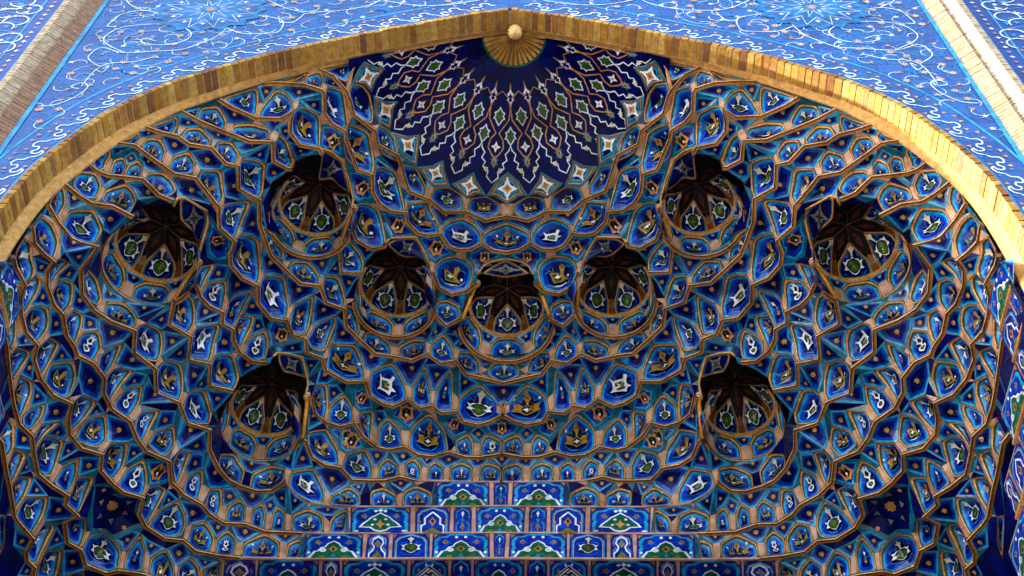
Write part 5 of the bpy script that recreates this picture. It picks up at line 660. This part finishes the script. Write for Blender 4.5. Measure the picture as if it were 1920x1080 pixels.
for side in (-1,1):
    mb=MB()
    # field above the arch, following the back of the bricks
    n=200; A=[AP(16*i/(n-1),.10,0,side) for i in range(n)]
    A[0].x=0
    T=[Vector((side*8.19*min(1,abs(a.x)/7.3),0,33)) if a.z>19.7 else Vector((side*8.19,0,a.z)) for i,a in enumerate(A)]
    vs=A+T; mb.add(vs,[[i,i+1,n+i+1,n+i] for i in range(n-1) if abs(A[i+1].x)>abs(A[i].x)-1e-4 or True],'facade')
    attach(mb.build('spandrel_tiling'),wall)
    mb=MB(); 
    for d0,d1,m in ((.116,.150,'f_cyan'),(.74,.79,'f_cyan')):
        r=[(AP(16*i/(n-1),d0,-.005,side),AP(16*i/(n-1),d1,-.005,side)) for i in range(n)]
        mb.add([a for a,b in r]+[b for a,b in r],[[i,i+1,n+i+1,n+i] for i in range(n-1) if abs(r[i][1].x)<8.16],m)
    # cloud band along the arch
    per=.62; s=.18; k=0
    CL=[(0,.30),(.10,.36),(.12,.46),(.22,.50),(.30,.44),(.27,.36),(.36,.32),(.42,.38),(.50,.34),(.47,.24),(.38,.22),(.44,.14*1.2),(.56,.20),(.62,.30)]
    def fl(mb,x,z,r,c1,c2,c3): fpoly(mb,star(6,r,r*.72,x,z),c1,-.010,side); fpoly(mb,star(6,r*.5,r*.3,x,z),c2,-.013,side); fpoly(mb,circ(r*.2,6,x,z),c3,-.016,side)
    while s<15:
        pts=[]
        for a,d in CL:
            q=AP(s+a*1.0,d*.95+.03,0,1); pts.append((q.x,q.z))
        if all(p[0]<8.1 for p in pts): ribbon(mb,[(p.x,p.y) for p in smooth_line([Vector((a,b,0)) for a,b in pts],2)],.017,'f_white',-.009,side)
        for a,d in ((.12,.60),(.40,.52),(.30,.22),(.55,.62)):
            q=AP(s+a,d,0,1)
            if q.x<8.0: fpoly(mb,star(3,.055,.03,q.x,q.z,random.random()*6),'f_pink',-.010,side)
        for a,d in ((.05,.22),(.5,.48)):
            q=AP(s+a,d,0,1)
            if q.x<8.0: fpoly(mb,star(4,.05,.02,q.x,q.z),'f_azure',-.008,side)
        s+=per
    attach(mb.build('cloud_band'),wall)
    mb=MB()
    def inside_f(x,z):
        if x>8.05 or x<.1: return False
        zt=ztop(x) if x<7.36 else 0
        # distance outside the border
        dm=min((Vector((x,0,z))-p).length for p in pl[::3])
        return z>zt and dm>.86
    for c in SCR:
        P=[(p.x,p.y) for p in smooth_line([Vector((a,b,0)) for a,b in c],5)]
        ribbon(mb,P,.012,'f_white',-.012,side)
        for i in range(1,len(P)-1,3):
            x,z=P[i]; a=random.random()*6.28; q=[(x,z)]
            for t in range(5): 
                x+=.055*math.cos(a); z+=.055*math.sin(a); a+=random.choice((-1,1))*.0+.55; q.append((x,z))
            if all(inside_f(*u) for u in q): ribbon(mb,q,.010,'f_azure',-.008,side)
    # small flowers and azure tendrils over the blue
    done=[]
    for t in range(5200):
        x=random.uniform(.2,8.0); z=random.uniform(19.2,28.5)
        if not inside_f(x,z): continue
        if any((x-a)**2+(z-b)**2<.29**2 for a,b in done): continue
        done.append((x,z))
        k=random.random()
        if k<.45: fl(mb,x,z,.085,'f_pink','f_white','black')
        elif k<.8: fpoly(mb,star(3,.08,.03,x,z,random.random()*6),'f_pink',-.010,side)
        else: fpoly(mb,star(5,.07,.03,x,z),'f_white',-.010,side)
        for j in range(3):
            a=random.random()*6.28; px,pz=x,z; q=[(px,pz)]; tw=random.choice((-.4,.4))
            for t2 in range(7): px+=.06*math.cos(a); pz+=.06*math.sin(a); a+=tw; q.append((px,pz))
            ribbon(mb,q,.009,'f_azure' if j else 'f_white',-.007,side)
    for t in range(170):
        x=random.uniform(.3,7.9); z=random.uniform(19.2,27.5)
        a=random.random()*6.28; q=[(x,z)]; k_=random.uniform(.10,.30)*random.choice((-1,1))
        for t2 in range(16):
            x+=.09*math.cos(a); z+=.09*math.sin(a); a+=k_; k_*=1.06; q.append((x,z))
        if all(inside_f(*u_) for u_ in q): ribbon(mb,q,.006,random.choice(('f_white','f_cyan','f_azure','f_cyan')),-.0065,side)
    # turquoise medallion with a white interlaced star
    mx,mz=5.95,25.55
    fpoly(mb,star(16,1.15,.98,mx,mz),'f_teal',-.014,side); fpoly(mb,star(16,.95,.80,mx,mz),'facade',-.017,side); fpoly(mb,star(12,.80,.62,mx,mz),'f_teal',-.020,side)
    for i in range(12):
        a=i*math.pi/6; a2=a+math.pi/6*2
        for r_a,r_b in ((.55,.95),(.2,.55)):
            ribbon(mb,[(mx+r_a*math.cos(a),mz+r_a*math.sin(a)),(mx+r_b*math.cos(a+.26),mz+r_b*math.sin(a+.26)),(mx+r_a*math.cos(a+.52),mz+r_a*math.sin(a+.52))],.018,'f_white',-.023,side)
        fpoly(mb,star(4,.07,.03,mx+.75*math.cos(a),mz+.75*math.sin(a)),'f_white',-.024,side)
    fpoly(mb,star(8,.14,.07,mx,mz),'f_pink',-.023,side)
    # straight cyan edging
    fpoly(mb,[(8.10,0),(8.19,0),(8.19,33),(8.10,33)],'f_cyan',-.012,side)
    attach(mb.build('scrollwork'),wall)
    # brick moulding : two splayed courses
    bm_=MB()
    z=12.0
    while z<33:
        h=.105
        for (xa,ya,xb,yb,m) in ((8.20,0.0,8.42,-.16,'brickred'),(8.43,-.10,8.66,-.26,'brickpale'),(8.66,-.26,8.78,-.26,'brickpale')):
            jt=random.uniform(-.006,.006)
            v=[Vector((xa*side,ya+jt,z)),Vector((xb*side,yb+jt,z)),Vector((xb*side,yb+jt,z+h-.012)),Vector((xa*side,ya+jt,z+h-.012))]
            w=[p+Vector((.02*side,.08,0)) for p in v]
            bm_.add(v+w,[[0,1,2,3],[4,5,6,7],[0,1,5,4],[2,3,7,6],[1,2,6,5],[0,3,7,4]],m)
        z+=h
    bm_.add([Vector((8.19*side,.02,0)),Vector((8.45*side,-.09,0)),Vector((8.70*side,-.20,0)),Vector((8.80*side,-.20,0)),Vector((8.19*side,.02,33)),Vector((8.45*side,-.09,33)),Vector((8.70*side,-.20,33)),Vector((8.80*side,-.20,33))],[[0,1,5,4],[1,2,6,5],[2,3,7,6]],'mortar')
    mo=bm_.build('brick_moulding'); attach(mo,wall)
    # outer border panel
    mb=MB(); mb.add([Vector((8.79*side,-.16,0)),Vector((14*side,-.16,0)),Vector((14*side,-.16,33)),Vector((8.79*side,-.16,33))],[[0,1,2,3]],'facade_dark')
    for x0,x1,m in ((8.80,8.88,'f_cyan'),(9.20,9.24,'f_cyan')): fpoly(mb,[(x0,0),(x1,0),(x1,33),(x0,33)],m,-.166,side)
    z=17
    rnd=random.Random(3)
    while z<30:
        for x in (9.03,):
            fpoly(mb,star(4,.06,.03,x,z),'f_white',-.170,side); fpoly(mb,star(4,.05,.03,x,z+.22),'f_pink',-.170,side)
        for j in range(7):
            x=rnd.uniform(9.3,11); zz=z+rnd.uniform(0,.4); m=rnd.choice(['f_white','f_pink','f_cyan','f_white','f_azure'])
            fpoly(mb,star(rnd.choice((3,4,5)),rnd.uniform(.05,.11),.04,x,zz,rnd.random()*6),m,-.168,side)
        a=rnd.random()*6.28; px,pz=rnd.uniform(9.5,10.6),z; q=[(px,pz)]
        for t2 in range(12): px+=.10*math.cos(a); pz+=.10*math.sin(a); a+=.42; q.append((px,pz))
        ribbon(mb,q,.018,'f_white',-.172,side)
        q=[(9.3+.7*(i%2),z+.22*i) for i in range(3)]; ribbon(mb,q,.03,'f_cyan',-.167,side)
        z+=.44
    attach(mb.build('border_panel'),wall)
for o_ in (wall,arch): o_.location.x+=.05
# masonry body behind the facade: closes the vault off from the sky
mb=MB()
for side in (-1,1):
    x0,x1=9.0*side,14*side
    mb.add([Vector((x0,.1,0)),Vector((x0,10,0)),Vector((x0,10,33)),Vector((x0,.1,33))],[[0,1,2,3]],'stone')
    mb.add([Vector((x1,-.16,0)),Vector((x1,10,0)),Vector((x1,10,33)),Vector((x1,-.16,33))],[[0,1,2,3]],'stone')
mb.add([Vector((-14,10,0)),Vector((14,10,0)),Vector((14,10,33)),Vector((-14,10,33))],[[0,1,2,3]],'stone')
mb.add([Vector((-14,-.16,33)),Vector((14,-.16,33)),Vector((14,10,33)),Vector((-14,10,33))],[[0,1,2,3]],'stone')
attach(mb.build('masonry_body'),wall)
mb=MB()
for side in (-1,1): mb.add([Vector((8.3*side,.5,0)),Vector((8.3*side,7.2,0)),Vector((8.3*side,7.2,20)),Vector((8.3*side,.5,20))],[[0,1,2,3]],'facade_dark')
attach(mb.build('recess_lining'),wall)
# lower walls of the portal recess
for side in (-1,1):
    sw=empty('side_wall',(7.3*side,1.5,12),'%s side wall of the recess, flat blue tile rows seen edge-on below the arch'%('left' if side<0 else 'right'),'wall')
    z=17.2; lim=[1.0,1.4,2.2,3.0,3.8,5,6]
    for rI,yl in enumerate(lim):
        y=.5; kI=0; zt=z-.7*rI; zb=zt-.7
        while y<yl:
            w_=[1.0,.42,.62,.36][(kI+rI)%4]
            q=lambda yy,zz:Vector((side*7.35+xm(yy),yy,zz))
            Q=[q(y+.04,zt-.04),q(y+w_,zt-.04),q(y+w_,zb+.03),q(y+.04,zb+.03)]
            if side>0: Q=[Q[1],Q[0],Q[3],Q[2]]
            mb=MB(); flat_panel(mb,Q,'atmn'[(kI+rI)%4]); attach(mb.build('tile_panel'),sw)
            y+=w_; kI+=1
        mb=MB(); mb.add([Vector((side*7.36+xm(.5),.5,zt)),Vector((side*7.36+xm(y),y,zt)),Vector((side*7.36+xm(y),y,zb)),Vector((side*7.36+xm(.5),.5,zb))],[[0,1,2,3]],'pier'); attach(mb.build('plaster_joints'),sw)
        mb=MB(); L=[Vector((side*7.35+xm(.5),.5,zb)),Vector((side*7.35+xm(y),y,zb))]
        if side>0: L=L[::-1]
        sweep(mb,L,[(-.02,.04),(.03,.035),(.03,-.01),(-.02,-.015)],['brown','gold','rib']); attach(mb.build('rim_moulding'),sw)
mb=MB(); LZ=16.2
loop=[(-7.5,.5),(-7.45,2.4),(-7.2,4.4),(-6.5,6.1),(-5.4,7.0),(-3.5,7.12),(3.4,7.12),(5.3,7.0),(6.4,6.1),(7.1,4.4),(7.4,2.4),(7.5,.5)]
mb.add([Vector((x,y,0)) for x,y in loop]+[Vector((x,y,zt_)) for (x,y),zt_ in zip(loop,[12.4,12.6,12.9,13.4,14.6,16.4,16.4,14.6,13.4,12.9,12.6,12.4])],[[i,i+1,len(loop)+i+1,len(loop)+i] for i in range(len(loop)-1)],'facade_dark')
attach(mb.build('recess_wall'),wall)
# ground
gm=MB(); gm.add([Vector((-400,-500,-1.6)),Vector((400,-500,-1.6)),Vector((400,300,-1.6)),Vector((-400,300,-1.6))],[[0,1,2,3]],'paving')
g=gm.build('ground'); g['kind']='structure'
# ---------------------------------------------------------------- camera
D=math.radians
TH,PSI,RHO=D(57),D(-1.411),D(1.109); F=2545.1
f=Vector((math.sin(PSI)*math.cos(TH),math.cos(PSI)*math.cos(TH),math.sin(TH)))
r=Vector((math.cos(PSI),-math.sin(PSI),0)); u=r.cross(f)
R=r*math.cos(RHO)+u*math.sin(RHO); U=-r*math.sin(RHO)+u*math.cos(RHO)
from mathutils import Matrix
cd=bpy.data.cameras.new('camera'); cam=bpy.data.objects.new('camera',cd); COL.objects.link(cam)
M=Matrix((( R.x,U.x,-f.x,.444),(R.y,U.y,-f.y,-10.0),(R.z,U.z,-f.z,0.0),(0,0,0,1)))
cam.matrix_world=M; cd.sensor_width=36; cd.lens=36*F/1920; cd.clip_start=.1; cd.clip_end=2000
# camera stands at eye height: the whole scene is measured from the camera's level
scene.camera=cam
# ---------------------------------------------------------------- light
w=bpy.data.worlds.new('World'); scene.world=w; w.use_nodes=True
nt=w.node_tree; bg=nt.nodes['Background']; sky=nt.nodes.new('ShaderNodeTexSky'); sky.sky_type='NISHITA'; sky.sun_disc=False
SE,SA=D(27),D(2.6)   # elevation; azimuth measured from the facade plane towards the front, sun on the left
sd=Vector((-math.cos(SE)*math.cos(SA),-math.cos(SE)*math.sin(SA),math.sin(SE)))
sky.sun_elevation=SE; sky.sun_rotation=math.atan2(sd.x,sd.y)
nt.links.new(sky.outputs[0],bg.inputs[0]); bg.inputs[1].default_value=0.13
sl=bpy.data.lights.new('sun','SUN'); sl.energy=5; sl.angle=D(.5); sl.color=(1,.95,.87)
so=bpy.data.objects.new('sun',sl); COL.objects.link(so); so.rotation_euler=(-sd).to_track_quat('-Z','Y').to_euler(); so.location=(-20,-10,40)
scene.view_settings.view_transform='Standard'; scene.view_settings.look='None'; scene.view_settings.gamma=1; scene.view_settings.exposure=2.55
scene.render.engine='CYCLES'; scene.cycles.max_bounces=8; scene.cycles.diffuse_bounces=2
bpy.context.view_layer.update()
